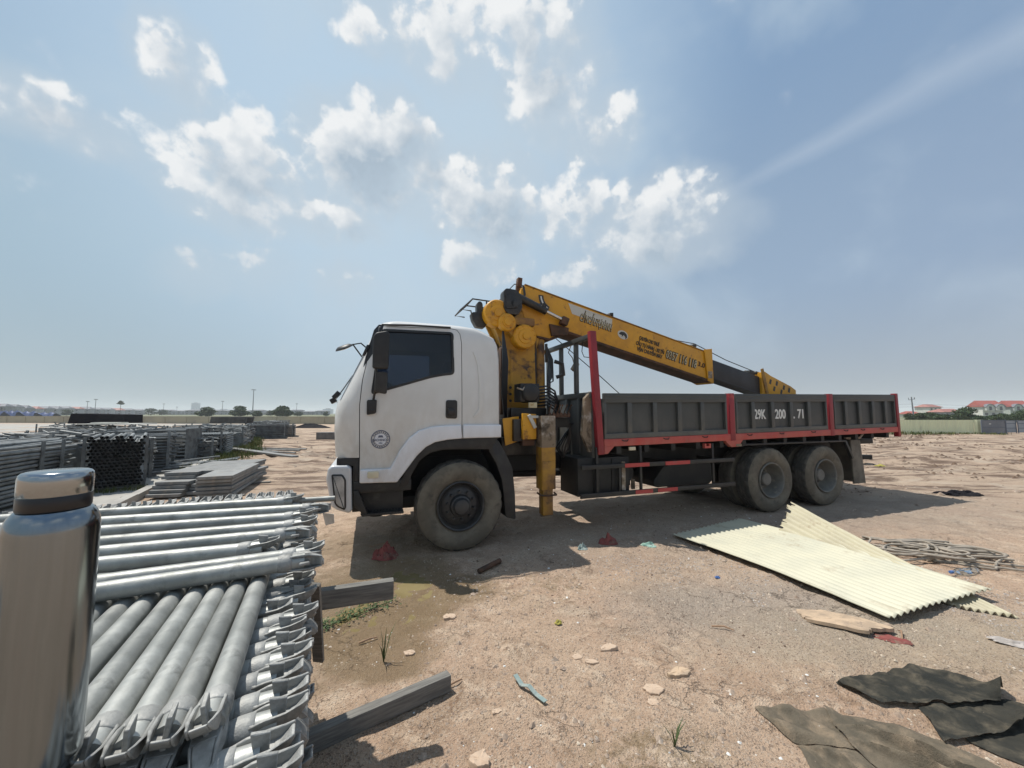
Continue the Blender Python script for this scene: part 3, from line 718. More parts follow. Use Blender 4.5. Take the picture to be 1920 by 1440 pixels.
text('HN', 'emblem_lettering', M['emblem'], .018, door, ec[0], -.004, ec[1]-.052, bold=.02, depth=.002, center=True)
MB().prism([(ec[0]-.03,ec[1]+.02),(ec[0]+.03,ec[1]+.02),(ec[0]+.018,ec[1]+.045),(ec[0]-.018,ec[1]+.045)], -.004, 0).build('emblem_motif', M['emblem'], door, smooth=0)
# pressed rib on the side behind the door
rib = rounded([(.155,2.42),(.215,2.36),(.285,2.05),(.30,1.73),(.27,1.66),(.18,1.585),(.165,1.60),(.235,1.69),(.238,2.0),(.215,2.25),(.19,2.33)], .02)
rb = MB().prism(rib, -.010, .02); rb.shift(lambda x, y, z: (x, interp(V0, z)+y, z)); rb.build('pressed_rib', M['white'], truck, bevel=.007, seg=3)
# mirrors
mm = MB().prism(rounded([(-1.02,2.14),(-.99,2.125),(-.86,2.13),(-.85,2.16),(-.85,2.53),(-.88,2.55),(-.99,2.525),(-1.02,2.48)], .04), -.22, -.13)
mr = mm.build('side_mirror', M['black'], truck, bevel=.025, seg=3)
MB().prism(rounded([(-.985,1.875),(-.86,1.85),(-.855,2.10),(-.985,2.10)], .03), -.17, -.10).build('mirror_lower', M['black'], mr, bevel=.02, seg=3)
MB().tube([(-1.0,-.005,1.78),(-.985,-.10,1.88),(-.975,-.13,2.1),(-.96,-.15,2.5),(-.955,-.10,2.6),(-.95,.05,2.64)], .013, 8).build('mirror_arm', M['black'], mr)
MB().prism(rounded([(-1.065,1.62),(-.965,1.64),(-.96,1.795),(-1.067,1.79)], .02), -.035, .005).box(-1.04,-.985,-.045,-.03,1.655,1.685).build('mirror_bracket', M['black'], mr, bevel=.012)
# round front mirror on the far front corner, on two thin arms
fm = MB().tube([(-1.33,1.75,2.70),(-1.20,1.80,2.74),(-1.05,1.84,2.62)], .011, 6).tube([(-1.31,1.76,2.70),(-1.13,1.82,2.46)], .011, 6).build('front_mirror_arm', M['black'], truck)
q = Matrix.Rotation(R(-24), 3, 'Y') @ Matrix.Rotation(R(14), 3, 'X')
ax = q @ V(0,0,-1)
MB().lathe([(-.05,.03),(-.045,.09),(-.02,.125),(.0,.135)], (-1.43,1.74,2.635), ax, 24).build('front_mirror', M['black'], truck)
MB().lathe([(.0015,.122),(.012,.08),(.016,.0005)], (-1.43,1.74,2.635), ax, 24).build('mirror_glass', M['mirror'], fm)
# wiper pivot lumps at the foot of the windscreen
MB().obox((-1.43,.62,1.865), (.10,.16,.05), Matrix.Rotation(R(-50), 3, 'Y')).obox((-1.47,.7,1.80), (.07,.12,.06), Matrix.Rotation(R(-30), 3, 'Y')).tube([(-1.41,.6,1.86),(-1.39,1.0,1.95),(-1.29,1.5,2.2)], .01, 6).build('wiper', M['rubber'], truck, bevel=.01)
# snorkel clip on the windscreen pillar
MB().prism([(-1.135,2.30),(-1.10,2.30),(-1.05,2.43),(-1.085,2.43)], .06, .10).build('pillar_clip', M['rubber'], truck, bevel=.006)
# bumper with lamps, steps, black skirts
bp = MB().prism(rounded([(-1.455,.93),(-1.44,1.045),(-1.40,1.075),(-1.235,1.07),(-1.205,1.04),(-1.185,.58),(-1.22,.555),(-1.34,.60),(-1.395,.64)], .02), -.02, WID+.02)
bp.build('bumper', M['silver'], truck, bevel=.035, seg=4)
lf = rounded([(-1.405,.985),(-1.29,.98),(-1.255,.92),(-1.245,.62),(-1.262,.595),(-1.34,.64),(-1.365,.68)], .02)
for v, sgn in ((-.03, 1), (WID+.03, -1)):
    hl = MB().prism(lf, min(v, v+sgn*.02), max(v, v+sgn*.02)).build('headlight', M['rubber'], truck, bevel=.006)
    MB().prism(offs(lf, -.018), min(v-sgn*.006, v), max(v-sgn*.006, v)).build('lens', M['lamp'], hl, bevel=.004)
MB().prism([(-1.36,1.06),(-1.36,1.15),(-1.126,1.15),(-1.126,.60),(-1.19,.60),(-1.19,1.06)], .03, WID-.03).build('grille_panel', M['black'], truck, bevel=.01)
for q in ((.02,.5),(WID-.5,WID-.02)): MB().box(-1.185,-.56,*q,.755,.885).build('skirt', M['black'], truck, bevel=.012)
sp = MB().prism([(-1.18,.79),(-.64,.76),(-.645,.515),(-1.06,.515),(-1.165,.62)], .12, .5).prism([(-1.10,.53),(-.64,.53),(-.64,.505),(-1.08,.505)], -.01, .5)
for k in range(12): sp.box(-1.05+k*.034,-1.03+k*.034,-.012,.3,.528,.536)
sp.prism([(-1.18,.79),(-1.13,.79),(-1.02,.515),(-1.06,.515),(-1.165,.62)], 0, .12)
sp.build('step', M['black'], truck, bevel=.006)
MB().cyl((-.93,.45,.50),(-.93,.45,.40),.11,.09).box(-1.2,.6,.35,WID-.35,.48,.62).build('front_axle', M['chassis'], truck, bevel=.01)
ARCH_LOW = [(-.60,.80),(-.56,.93),(-.47,1.09),(-.35,1.175),(-.20,1.205),(-.02,1.205),(.16,1.20),(.40,1.19)]
for v0_, v1_ in ((.015,.55),(WID-.55,WID-.015)):
    MB().band(offs([(-.70,.80)]+ARCH_IN[1:-1]+[(.50,1.345)], 0.0), ARCH_LOW, v0_, v1_).build('wheel_arch', M['black'], truck, bevel=.008)
    MB().prism(rounded([(.38,1.335),(.50,1.30),(.60,1.13),(.69,.95),(.725,.62),(.728,.50),(.735,.30),(.60,.34),(.575,.62),(.55,.80),(.47,1.02),(.36,1.2)], .03), v0_+.01, v1_-.05).build('mudguard', M['black'], truck, bevel=.012)
# ---- wheels
def tyre_mesh():
    seg = 96
    prof = [(.035,.285),(.012,.315),(-.004,.36),(-.010,.41),(-.004,.455),(.010,.49),(.030,.515),(.048,.532),
            (.085,.535),(.09,.523),(.102,.523),(.107,.536),(.142,.537),(.147,.523),(.158,.523),(.163,.537),(.198,.536),(.203,.523),(.215,.523),(.22,.535),
            (.252,.532),(.27,.515),(.29,.49),(.304,.455),(.31,.41),(.304,.36),(.288,.315),(.265,.285)]
    mb = MB().lathe(prof, (0,0,0), (0,1,0), seg, closed=True); vs = []
    for i, (x, y, z) in enumerate(mb.v):
        ring, j = divmod(i, seg); r = math.hypot(x, z)
        if ring in (7, 8, 19, 20) and j % 4 < 1: x, z = x*(r-.02)/r, z*(r-.02)/r
        if ring in (11, 12, 15, 16) and j % 4 == 2: x, z = x*(r-.010)/r, z*(r-.010)/r
        if ring in (3, 4) : y -= .002*(j % 2)
        vs.append((x, y, z))
    mb.v = vs
    me = mb.mesh('tyre', [M['tyre'], M['tread']], smooth=28)
    for f in me.polygons:
        r = max(math.hypot(me.vertices[i].co.x, me.vertices[i].co.z) for i in f.vertices)
        if r > .518: f.material_index = 1
    return me
TY = tyre_mesh()
fr_ = MB().lathe([(.04,.287),(.0,.292),(-.006,.282),(.006,.268),(.05,.258),(.085,.245),(.075,.225),(.055,.20),(.045,.135),(.02,.125),(-.005,.12),(-.012,.105),(-.03,.10),(-.06,.085),(-.068,.06),(-.068,.001)], (0,0,0), (0,1,0), 48, cap0=False)
for k in range(10):
    a = 2*math.pi*k/10; c_ = V(.168*math.cos(a), .05, .168*math.sin(a))
    fr_.cyl(c_, c_+V(0,-.035,0), .019, .017, 6).cyl(c_+V(0,-.03,0), c_+V(0,-.055,0), .009, .008, 8)
    a += .31; 
RIM_F = fr_.mesh('wheel', M['rim_dark'], smooth=30)
rr_ = MB().lathe([(.05,.287),(.0,.293),(-.006,.283),(.004,.270),(.05,.256),(.12,.245),(.20,.232),(.225,.215),(.215,.17),(.205,.12),(.16,.112),(.10,.105),(.085,.09),(.082,.03),(.082,.001)], (0,0,0), (0,1,0), 48, cap0=False)
for k in range(10):
    a = 2*math.pi*k/10; c_ = V(.165*math.cos(a), .215, .165*math.sin(a))
    rr_.cyl(c_, c_+V(0,-.035,0), .018, .017, 6)
RIM_R = rr_.mesh('wheel', M['rim'], smooth=30)
RIM_I = MB().lathe([(.0,.287),(.02,.26),(.15,.25),(.15,.1),(.28,.1),(.29,.287)], (0,0,0), (0,1,0), 32).mesh('wheel', M['rim_dark'], smooth=30)
def wheel(rim, u, v, turn=0, spin=0.):
    w_ = inst('wheel', rim, truck, (u, v, .528)); w_.rotation_euler = (0, spin, turn)
    inst('tyre', TY, w_); return w_
wheel(RIM_F, .025, 0, spin=.2); wheel(RIM_F, .025, WID, math.pi)
for u in (5.29, 6.655):
    wheel(RIM_R, u, 0, spin=u); wheel(RIM_I, u, .335); wheel(RIM_R, u, WID, math.pi); wheel(RIM_I, u, WID-.335, math.pi)
# ---- frame
fx = MB()
for v in (.72, 1.46): fx.box(-1.1, 8.5, v, v+.08, .80, 1.05)
for u in (.9, 1.9, 3.0, 4.2, 5.97, 7.4, 8.4): fx.box(u-.05, u+.05, .8, 1.46, .86, 1.02)
for u in (5.29, 6.655): fx.cyl((u,.3,.53),(u,WID-.3,.53),.09).box(u-.19,u+.19,.95,1.31,.36,.72)
fx.cyl((.5,1.13,.72),(5.1,1.13,.58),.06).box(-.5,.75,.75,1.5,.55,1.3)
for v in (.62, 1.56): fx.tube([(4.75,v,.80),(5.3,v,.70),(5.97,v,.84),(6.65,v,.70),(7.2,v,.80)], .05, 8)
fx.build('chassis', M['chassis'], truck, bevel=.008)
BZ = lambda x, y, z: (x, y, z + .0136*(x-2.0))
ux = MB()
for u in np.linspace(2.3, 8.6, 14): ux.box(u-.04, u+.04, .03, WID-.03, 1.07, 1.17)
for v in (.6, 1.5): ux.box(1.95, 8.8, v, v+.12, 1.03, 1.09)
ux.shift(BZ).build('subframe', M['chassis'], truck)
tk = MB().prism([(3.12,.60),(3.30,.80),(3.45,.84),(4.25,.84),(4.30,.80),(4.30,.53),(4.25,.49),(3.2,.49),(3.12,.52)], .30, .85)
tk.build('fuel_tank', M['chassis'], truck, bevel=.02)
MB().box(1.66,2.5,.08,.6,.50,1.02).prism([(1.9,.50),(2.0,.50),(2.0,1.02),(1.9,1.02)], .06, .09).box(2.2,2.28,.065,.085,.52,1.0).build('battery_box', M['chassis'], truck, bevel=.015)
MB().box(2.36,2.42,.055,.085,.55,.95).build('box_strap', M['grime'], truck)
MB().cyl((2.7,.45,.72),(2.7,1.0,.72),.16).box(2.62,2.68,.3,.34,.56,.66).build('air_tank', M['chassis'], truck)
MB().box(2.64,2.69,.20,.23,.52,.66).build('pale_tag', M['grime'], truck)
# ---- side guard with red tape
gd = MB().box(1.67,4.44,-.02,.012,.877,.935).box(1.65,4.44,-.02,.012,.495,.555)
for u, z1 in ((1.93,1.17),(2.30,.90),(2.66,1.17),(4.03,1.17)): gd.box(u-.018,u+.018,.013,.045,.50,z1)
for u in (2.0, 3.2, 4.3): gd.box(u-.02,u+.02,.046,.6,.86,.92)
gd.build('side_guard', M['black'], truck, bevel=.004)
for a, b_, z in ((2.36,2.78,.906),(3.07,3.53,.906),(2.53,2.83,.525),(2.92,3.28,.525)):
    MB().box(a, b_, -.0235, -.0205, z-.027, z+.027).build('guard_tape', M['red_dull'], truck, smooth=0)
MB().box(2.47,2.58,.02,.05,1.11,1.16).build('amber_side_light', M['amber'], truck, bevel=.005)
MB().prism([(3.86,1.10),(3.98,1.10),(3.98,1.17),(3.95,1.17),(3.95,1.13),(3.89,1.13),(3.89,1.17),(3.86,1.17)], .0, .05).build('red_bracket', M['red'], truck)
# rear wheel cover, stay and mud flap
MB().box(4.75,7.3,.02,.5,1.115,1.14).prism([(7.28,1.13),(7.34,1.13),(7.52,.80),(7.47,.79)], .03, .08).build('rear_guard', M['black'], truck, bevel=.004)
MB().prism([(7.58,1.13),(7.80,1.13),(7.88,.31),(7.60,.31)], .10, .13).prism([(7.80,1.13),(7.86,1.12),(7.95,.30),(7.88,.31)], .10, .6).build('mud_flap', M['timber_leg'], truck, bevel=.006)
MB().tube([(7.5,.12,1.16),(7.85,.10,1.17),(7.95,.10,1.24)], .018, 6).box(7.45,7.9,.10,.14,1.155,1.185).build('rear_bracket', M['grime'], truck)
MB().box(7.95,8.75,.35,WID-.35,1.02,1.12).build('rear_underrun', M['chassis'], truck, bevel=.01)
# ---- bed
W2 = WID + .02
posts = [(4.36,4.53),(6.80,6.97)]
secs = [(2.05,4.345),(4.545,6.785),(6.985,8.87)]
RIBS = [[2.48,2.93,3.39,3.84],[4.93,5.39,5.85,6.305],[7.33,7.74,8.15,8.555]]
def panel(x0, x1, v, sgn, ribs, parent, inset=.045):
    """one drop side: plate, rails and ribs; sgn -1 for the camera side"""
    pl = MB().box(x0+.01, x1-.01, min(v, v-sgn*.02)+ (inset if sgn < 0 else -inset), max(v, v-sgn*.02)+(inset if sgn < 0 else -inset), 1.285, 1.915)
    pl.shift(BZ); o = pl.build('side_panel', M['bed_in'], parent)
    fr = MB(); ya, yb = (v, v+.044) if sgn < 0 else (v-.044, v)
    fr.box(x0, x1, ya, yb, 1.79, 1.922).box(x0, x1, ya, yb, 1.282, 1.352)
    for q in (1.825, 1.872): fr.box(x0+.003, x1-.003, ya-.004 if sgn < 0 else yb, ya if sgn < 0 else yb+.004, q, q+.026)
    for u in [x0]+ribs+[x1]:
        a_, b2 = max(x0, u-.036), min(x1, u+.036)
        fr.box(a_, b2, ya+.002, yb, 1.353, 1.789)
    fr.shift(BZ); fr.build('panel_frame', M['bed'], o, bevel=.006); return o
for i, (a, b_) in enumerate(secs):
    o = panel(a, b_, 0., -1, RIBS[i], truck)
    panel(a, b_, W2, 1, RIBS[i], truck)
    if i == 1:
        for s_, u, z in (('29K', 4.995, 1.575), ('200', 5.485, 1.578), ('.', 5.935, 1.58), ('71', 6.045, 1.582)):
            tw = {'29K': .27, '200': .26, '.': .035, '71': .15}[s_]
            text(s_, 'plate_number', M['lettering'], .155 if s_ != '.' else .15, o, u, .0405, z-.025, bold=.035, maxw=tw, depth=.003)
def post(name, x0, x1, z0, z1, v, lean=0., wd=.07, parent=truck):
    mb = MB().box(x0, x1, v-.012, v+wd, z0, z1); mb.shift(lambda x, y, z: (x + lean*(z-z0), y, z)); mb.shift(BZ)
    return mb.build(name, M['red_post'], parent, bevel=.006)
post('front_post', 1.94, 2.035, 1.07, 2.80, 0., lean=-.060); post('front_post', 1.94, 2.035, 1.07, 2.80, W2-.058, lean=-.060)
for x0, x1 in posts:
    post('side_post', x0+.03, x1-.03, 1.17, 1.93, 0.); post('side_post', x0+.03, x1-.03, 1.17, 1.93, W2-.058)
post('rear_post', 8.885, 8.965, 1.08, 1.945, 0., lean=-.02); post('rear_post', 8.885, 8.965, 1.08, 1.945, W2-.058, lean=-.02)
for v in (-.008, W2-.06):
    rl = MB().box(2.037, 8.884, v, v+.068, 1.175, 1.278)
    rl.prism([(2.037,1.174),(2.037,1.075),(2.09,1.075),(2.20,1.174)], v, v+.07).prism([(4.28,1.174),(4.40,1.07),(4.56,1.07),(4.66,1.174)], v, v+.07)
    rl.shift(BZ).build('bed_rail', M['red'], truck, bevel=.006)
MB().prism([(4.50,1.11),(4.62,1.11),(4.62,1.15),(4.50,1.15)], -.012, .0).build('worn_patch', M['grime'], truck)
hk = MB()
for u in (2.32, 3.05, 3.8, 4.75, 5.5, 6.3, 7.2, 7.7, 8.3): hk.tube([(u,-.012,1.262),(u+.03,-.02,1.245),(u+.09,-.02,1.243),(u+.11,-.012,1.262)], .007, 5)
hk.shift(BZ).build('rope_hooks', M['chassis'], truck)
MB().box(2.0,8.9,.05,W2-.05,1.18,1.276).shift(BZ).build('bed_floor', M['bed'], truck)
MB().box(8.90,8.945,.06,W2-.06,1.28,1.92).shift(BZ).build('tailgate', M['bed'], truck, bevel=.008)
hb_ = MB().box(1.90,1.94,.075,W2-.075,1.0,1.86).box(1.87,1.96,.075,W2-.075,1.86,1.94)
for v in np.linspace(.4, W2-.4, 5): hb_.box(1.86,1.90,v-.03,v+.03,1.05,1.86)
hb_.build('headboard', M['bed'], truck, bevel=.006)
hf = MB().box(1.845,1.925,.06,W2-.06,2.70,2.765)
for v in (.49,.98,1.47,1.94): hf.box(1.86,1.92,v-.03,v+.03,1.94,2.70)
hf.build('headboard_rack', M['bed'], truck, bevel=.006)
MB().prism([(1.90,1.95),(1.90,1.1),(1.86,1.1),(1.75,1.35),(1.80,1.85)], .10, .16).build('headboard_gusset', M['grime'], truck)
# hanging clump of cord and wire on the rack
MB().tube([(1.88,.62,2.70),(1.84,.64,2.58),(1.90,.62,2.50),(1.91,.60,2.42)], .008, 6).obox((1.93,.60,2.36),(.07,.06,.14),Euler((.2,.5,.3)).to_matrix()).obox((1.95,.60,2.43),(.09,.04,.05),Euler((.1,.9,.2)).to_matrix()).build('hanging_cord', M['grime'], truck, bevel=.01)
MB().tube([(1.90,.30,2.70),(1.88,.30,2.55),(1.91,.29,2.47),(2.05,.27,2.46)], .006, 6).build('hanging_wire', M['chassis'], truck)

# ---- crane behind the cab
cb = MB().box(.80,1.45,.28,1.98,1.26,1.56).box(.72,1.55,.55,1.75,1.05,1.30).box(.86,1.42,.55,1.6,1.56,1.72)
cb.build('crane_base', M['grease'], truck, bevel=.012)
cm = MB().prism([(.88,1.60),(1.40,1.60),(1.375,2.1),(1.36,2.62),(.905,2.62),(.885,2.1)], .85, 1.25)
cm.box(.95,1.0,.838,.85,1.7,2.55)
column = cm.build('crane_column', M['yellow_mid'], truck, bevel=.02)
hl_ = MB()
for x, z in ((.955,2.03),(.955,1.93),(.955,1.83)): hl_.cyl((x,.853,z),(x,.835,z),.021,.021,12)
hl_.build('column_hole', M['tube_dark'], column)
MB().prism([(.80,1.62),(.875,1.62),(.90,2.62),(.86,2.75),(.80,2.6)], .84, 1.0).build('column_flange', M['rust'], column, bevel=.01)
hd = MB()
hp = rounded([(.87,2.55),(1.37,2.55),(1.45,2.84),(1.30,3.12),(1.10,3.42),(.90,3.46),(.70,3.30),(.62,3.10),(.74,2.86)], .05)
hd.prism(hp, .86, .90).prism(hp, 1.18, 1.22).prism(offs(hp, -.05), .90, 1.18)
head = hd.build('column_head', M['yellow_mid'], column, bevel=.008)
def disc(name, u, z, v, r, depth, m, parent, bolts=0, br=.8, boss=.3):
    mb = MB().lathe([(depth,r),(.015,r),(.0,r-.014),(-.002,r*.62),(-.014,r*.58),(-.014,r*boss),(-.035,r*boss*.9),(-.037,.001)], (u,v,z), (0,1,0), 36)
    for k in range(bolts):
        a = 2*math.pi*k/bolts+.2; mb.cyl((u+r*br*math.cos(a),v+.002,z+r*br*math.sin(a)),(u+r*br*math.cos(a),v-.014,z+r*br*math.sin(a)),.012,.012,6)
    return mb.build(name, m, parent, smooth=30)
disc('winch_drum', .71, 3.13, .72, .205, .16, M['yellow'], column, 8)
disc('winch_motor', .845, 2.99, .66, .135, .10, M['yellow'], column, 6, .78, .45)
disc('slew_gear_case', 1.14, 2.80, .69, .185, .18, M['yellow'], column, 12, .86, .28)
MB().box(.97,1.32,.74,.86,2.98,3.10).prism([(.86,2.88),(1.0,2.75),(1.02,3.0),(.9,3.1)], .74, .86).build('gear_bracket', M['yellow_rust'], column, bevel=.02)
MB().prism(rounded([(.80,3.19),(.86,3.12),(1.02,3.12),(1.09,3.22),(1.08,3.42),(1.0,3.50),(.83,3.51),(.79,3.46)], .03), .68, .86).box(.82,.95,.66,.7,3.2,3.4).cyl((.96,.66,3.28),(.96,.69,3.28),.07).build('winch_cover', M['grease'], column, bevel=.012)
MB().cyl((.98,.76,3.44),(1.52,.76,3.235),.062,.058).cyl((1.40,.76,3.33),(1.46,.76,3.31),.03).obox((1.47,.73,3.315),(.07,.05,.06),Euler((0,.36,0)).to_matrix()).build('boom_cylinder', M['grease'], column, bevel=.006)
MB().cyl((1.50,.76,3.243),(1.80,.76,3.13),.026).build('cylinder_rod', M['chrome'], column)
MB().obox((1.84,.77,3.105),(.12,.12,.13),Euler((0,.36,0)).to_matrix()).prism([(1.60,3.06),(1.95,3.02),(1.93,2.90),(1.64,2.86)], .80, .86).build('rod_bracket', M['rust'], column, bevel=.02)
lc = MB().cyl((1.485,.93,1.55),(1.475,.93,2.80),.083,.083,24).cyl((1.48,.93,2.78),(1.48,.93,2.86),.06).cyl((1.48,.93,2.60),(1.48,.93,2.64),.093,.093,24)
lc.build('lift_cylinder', M['yellow_rust'], column)
MB().box(1.36,1.40,.86,1.0,1.7,2.9).box(1.57,1.60,.88,.93,2.45,2.75).build('cylinder_guide', M['grease'], column, bevel=.006)
# boom
ZT = lambda u: 3.655-.236*(u-1.18)
bp_ = [(1.10,3.38),(1.135,3.58),(1.20,3.65),(4.95,ZT(4.95)),(4.95,ZT(4.95)-.50),(1.95,ZT(1.95)-.50),(1.62,2.83),(1.40,2.86),(1.20,3.1)]
boom = MB().prism(bp_, .85, 1.21).build('boom', M['yellow'], truck, bevel=.012)
MB().prism([(1.95,ZT(1.95)-.502),(4.95,ZT(4.95)-.502),(4.95,ZT(4.95)-.545),(1.95,ZT(1.95)-.545)], .838, 1.222).prism([(1.40,2.858),(1.62,2.828),(1.95,ZT(1.95)-.502),(1.95,ZT(1.95)-.545),(1.62,2.79),(1.40,2.83)], .838, 1.222).build('boom_flange', M['rust'], boom, bevel=.006)
MB().prism([(1.2,3.652),(4.95,ZT(4.95)+.002),(4.95,ZT(4.95)+.016),(1.2,3.668)], .84, 1.22).build('boom_top_plate', M['yellow_rust'], boom)
MB().prism([(4.80,ZT(4.8)+.03),(4.99,ZT(4.99)+.10),(5.0,ZT(5)-.56),(4.86,ZT(4.86)-.54)], .825, .848).prism([(4.80,ZT(4.8)+.03),(4.99,ZT(4.99)+.10),(5.0,ZT(5)-.56),(4.86,ZT(4.86)-.54)], 1.212, 1.235).box(4.955,5.005,.85,1.21,ZT(5)-.56,ZT(5)-.47).build('boom_collar', M['yellow'], boom, bevel=.008)
MB().box(4.87,4.97,.822,.826,ZT(5)-.46,ZT(5)-.33).build('worn_patch', M['grime'], boom)
ex = [(4.9,ZT(4.9)-.075),(6.36,ZT(6.36)-.075),(6.36,ZT(6.36)-.435),(4.9,ZT(4.9)-.435)]
MB().prism(ex, .90, 1.16).prism([(5.0,ZT(5)-.41),(6.36,ZT(6.36)-.41),(6.36,ZT(6.36)-.44),(5.0,ZT(5)-.44)], .892, 1.168).build('boom_extension', M['boom_in'], boom, bevel=.01)
tp = [(6.29,2.46),(6.40,2.475),(6.55,2.40),(7.12,2.20),(7.27,2.12),(7.27,1.98),(7.0,1.92),(6.29,2.0)]
tip = MB().prism(tp, .85, 1.21).build('boom_tip', M['yellow'], boom, bevel=.012)
sb = MB()
for u, z in ((6.52,2.28),(6.70,2.25),(6.9,2.17),(6.62,2.14),(6.82,2.08),(7.05,2.12)): sb.prism([(u,z+.05),(u+.05,z+.03),(u+.02,z-.06),(u-.03,z-.04)], .847, .85)
for u in (6.55,6.72,6.88,7.02,7.2): sb.box(u-.03,u+.03,.9,1.1,2.47-.36*(u-6.3)-.02,2.47-.36*(u-6.3)+.03)
sb.build('tip_bolts', M['grease'], tip)
MB().prism([(6.26,2.52),(6.33,2.54),(6.45,2.04),(6.38,2.0)], .83, .85).prism([(6.26,2.52),(6.33,2.54),(6.45,2.04),(6.38,2.0)], 1.21, 1.23).build('tip_plate', M['yellow_rust'], tip, bevel=.006)
MB().obox((6.12,.98,ZT(6.12)-.04),(.16,.14,.07),Euler((0,.23,0)).to_matrix()).cyl((6.22,.9,ZT(6.2)-.02),(6.22,1.1,ZT(6.2)-.02),.035).build('rope_roller', M['grease'], boom, bevel=.01)
MB().box(4.68,4.76,.98,1.08,ZT(4.72),ZT(4.72)+.09).cyl((4.72,.96,ZT(4.72)+.1),(4.72,1.1,ZT(4.72)+.1),.04).build('rope_roller', M['grease'], boom, bevel=.01)
MB().band([(2.78,ZT(2.78)),(2.83,ZT(2.83)+.115),(2.90,ZT(2.90)+.14),(2.90,ZT(2.9))], [(2.81,ZT(2.81)),(2.85,ZT(2.85)+.08),(2.875,ZT(2.88)+.10),(2.875,ZT(2.88))], .95, 1.05).build('rope_guide', M['grease'], boom, bevel=.005)
MB().obox((1.15,.98,3.72),(.075,.10,.15),Euler((0,.1,0)).to_matrix()).obox((1.12,.98,3.57),(.06,.06,.3),Euler((0,.1,0)).to_matrix()).build('head_stop', M['rust'], boom, bevel=.01)
MB().tube([(1.17,.84,3.62),(1.19,.835,3.5),(1.15,.83,3.36)], .018, 8).build('boom_hose', M['grease'], boom)
rp = MB().tube([(.76,.98,3.33),(.95,.98,3.56),(1.07,.98,3.69),(1.15,.98,3.70),(1.6,.98,3.60),(2.85,.98,ZT(2.85)+.06),(4.0,.98,ZT(4.0)+.03),(4.72,.98,ZT(4.72)+.14),(5.5,.98,ZT(5.5)+.05),(6.22,.98,ZT(6.22)+.03),(6.5,.98,2.46)], .008, 6)
rp.tube([(1.80,.98,2.86),(2.2,.95,2.56),(2.62,.92,2.24),(3.1,.9,1.86)], .007, 6)
rp.build('wire_rope', M['grease'], boom)
# markings on the boom, on its slope
SL = math.atan(-.236)
MB().prism([(1.96,ZT(1.96)-.03),(2.80,ZT(2.80)-.03),(2.79,ZT(2.79)-.19),(2.03,ZT(2.03)-.19)], .8465, .8495).build('boom_stripe', M['stripe'], boom, smooth=0)
text('CẦNCẨUTỰHÀNH', 'boom_lettering', M['letter_dark'], .115, boom, 2.16, .845, ZT(2.16)-.255, SL, maxw=.63, bold=.10, depth=.002)
text('CẦNCẨUTỰHÀNH', 'boom_lettering', M['letter_pale'], .112, boom, 2.165, .8425, ZT(2.165)-.252, SL, maxw=.62, bold=.0, depth=.001)
bc = (3.01, 2.985); a_ = np.linspace(0, 2*math.pi, 33)[:-1]
MB().prism([(bc[0]+.105*math.cos(a), bc[1]+.075*math.sin(a)-.02*math.cos(a)) for a in a_], .8465, .8495).build('boom_emblem', M['stripe'], boom, smooth=0)
MB().prism([(bc[0]+x, bc[1]+y) for x, y in ((-.075,.03),(-.03,.055),(.03,.05),(.075,.01),(.085,-.04),(.05,-.075),(.045,-.03),(.01,-.005),(-.03,-.04),(-.02,-.005),(-.05,.0),(-.08,.012))], .844, .8464).build('emblem_motif', M['grease'], boom, smooth=0)
for s_, u, dz, h, mw in (('CHUYÊN CHO THUÊ', 3.34, .215, .062, .44), ('CẨU TỰ HÀNH - XE TẢI', 3.27, .325, .062, .62), ('VẬN CHUYỂN MÁY', 3.29, .42, .062, .56)):
    text(s_, 'boom_lettering', M['letter_dark'], h, boom, u, .845, ZT(u)-dz, SL, maxw=mw, bold=.06, depth=.002)
text('0357 116 118', 'boom_phone_number', M['letter_dark'], .145, boom, 3.905, .845, ZT(3.905)-.375, SL, maxw=.72, bold=.10, depth=.002)
text('0357 116 118', 'boom_phone_number', M['letter_pale'], .14, boom, 3.91, .8425, ZT(3.91)-.373, SL, maxw=.71, bold=.0, depth=.001)
text('3.0', 'boom_lettering', M['rust'], .085, boom, 4.64, .845, ZT(4.64)-.315, SL, maxw=.17, bold=.04, depth=.002)
def arcband(cx, cz, ro, ri, a0, a1, v, m, name):
    aa = np.linspace(R(a0), R(a1), 16)
    MB().band([(cx+ro*math.cos(a), cz+ro*math.sin(a)) for a in aa], [(cx+ri*math.cos(a), cz+ri*math.sin(a)) for a in aa], v, v+.003).build(name, m, boom, smooth=0)
arcband(1.70, 3.51, .27, .185, 178, 246, .8465, M['grease'], 'angle_gauge'); arcband(1.70, 3.51, .24, .215, 183, 241, .8435, M['lettering'], 'angle_gauge_mark')
# rear basket rail and hook block
bk = MB().tube([(.78,.88,3.335),(.36,.86,3.345),(.18,.84,3.165),(.33,.84,3.155),(.36,.85,3.05)], .011, 6).tube([(.36,1.25,3.345),(.18,1.25,3.165),(.33,1.25,3.155)], .011, 6).tube([(.36,.86,3.345),(.36,1.25,3.345)], .011, 6).tube([(.18,.84,3.165),(.18,1.25,3.165)], .011, 6).tube([(.58,.87,3.34),(.58,.87,3.1)], .012, 6).tube([(.78,1.25,3.335),(.36,1.25,3.345)], .011, 6)
bk.build('guard_rail', M['grease'], column)
kb = MB().prism(rounded([(.43,3.28),(.455,3.32),(.495,3.32),(.52,3.28),(.52,3.18),(.58,3.20),(.62,3.05),(.55,2.92),(.42,2.93),(.36,3.03),(.34,3.12),(.37,3.15),(.43,3.15)], .02), .86, .98)
hook = kb.build('hook_block', M['grease'], column, bevel=.012)
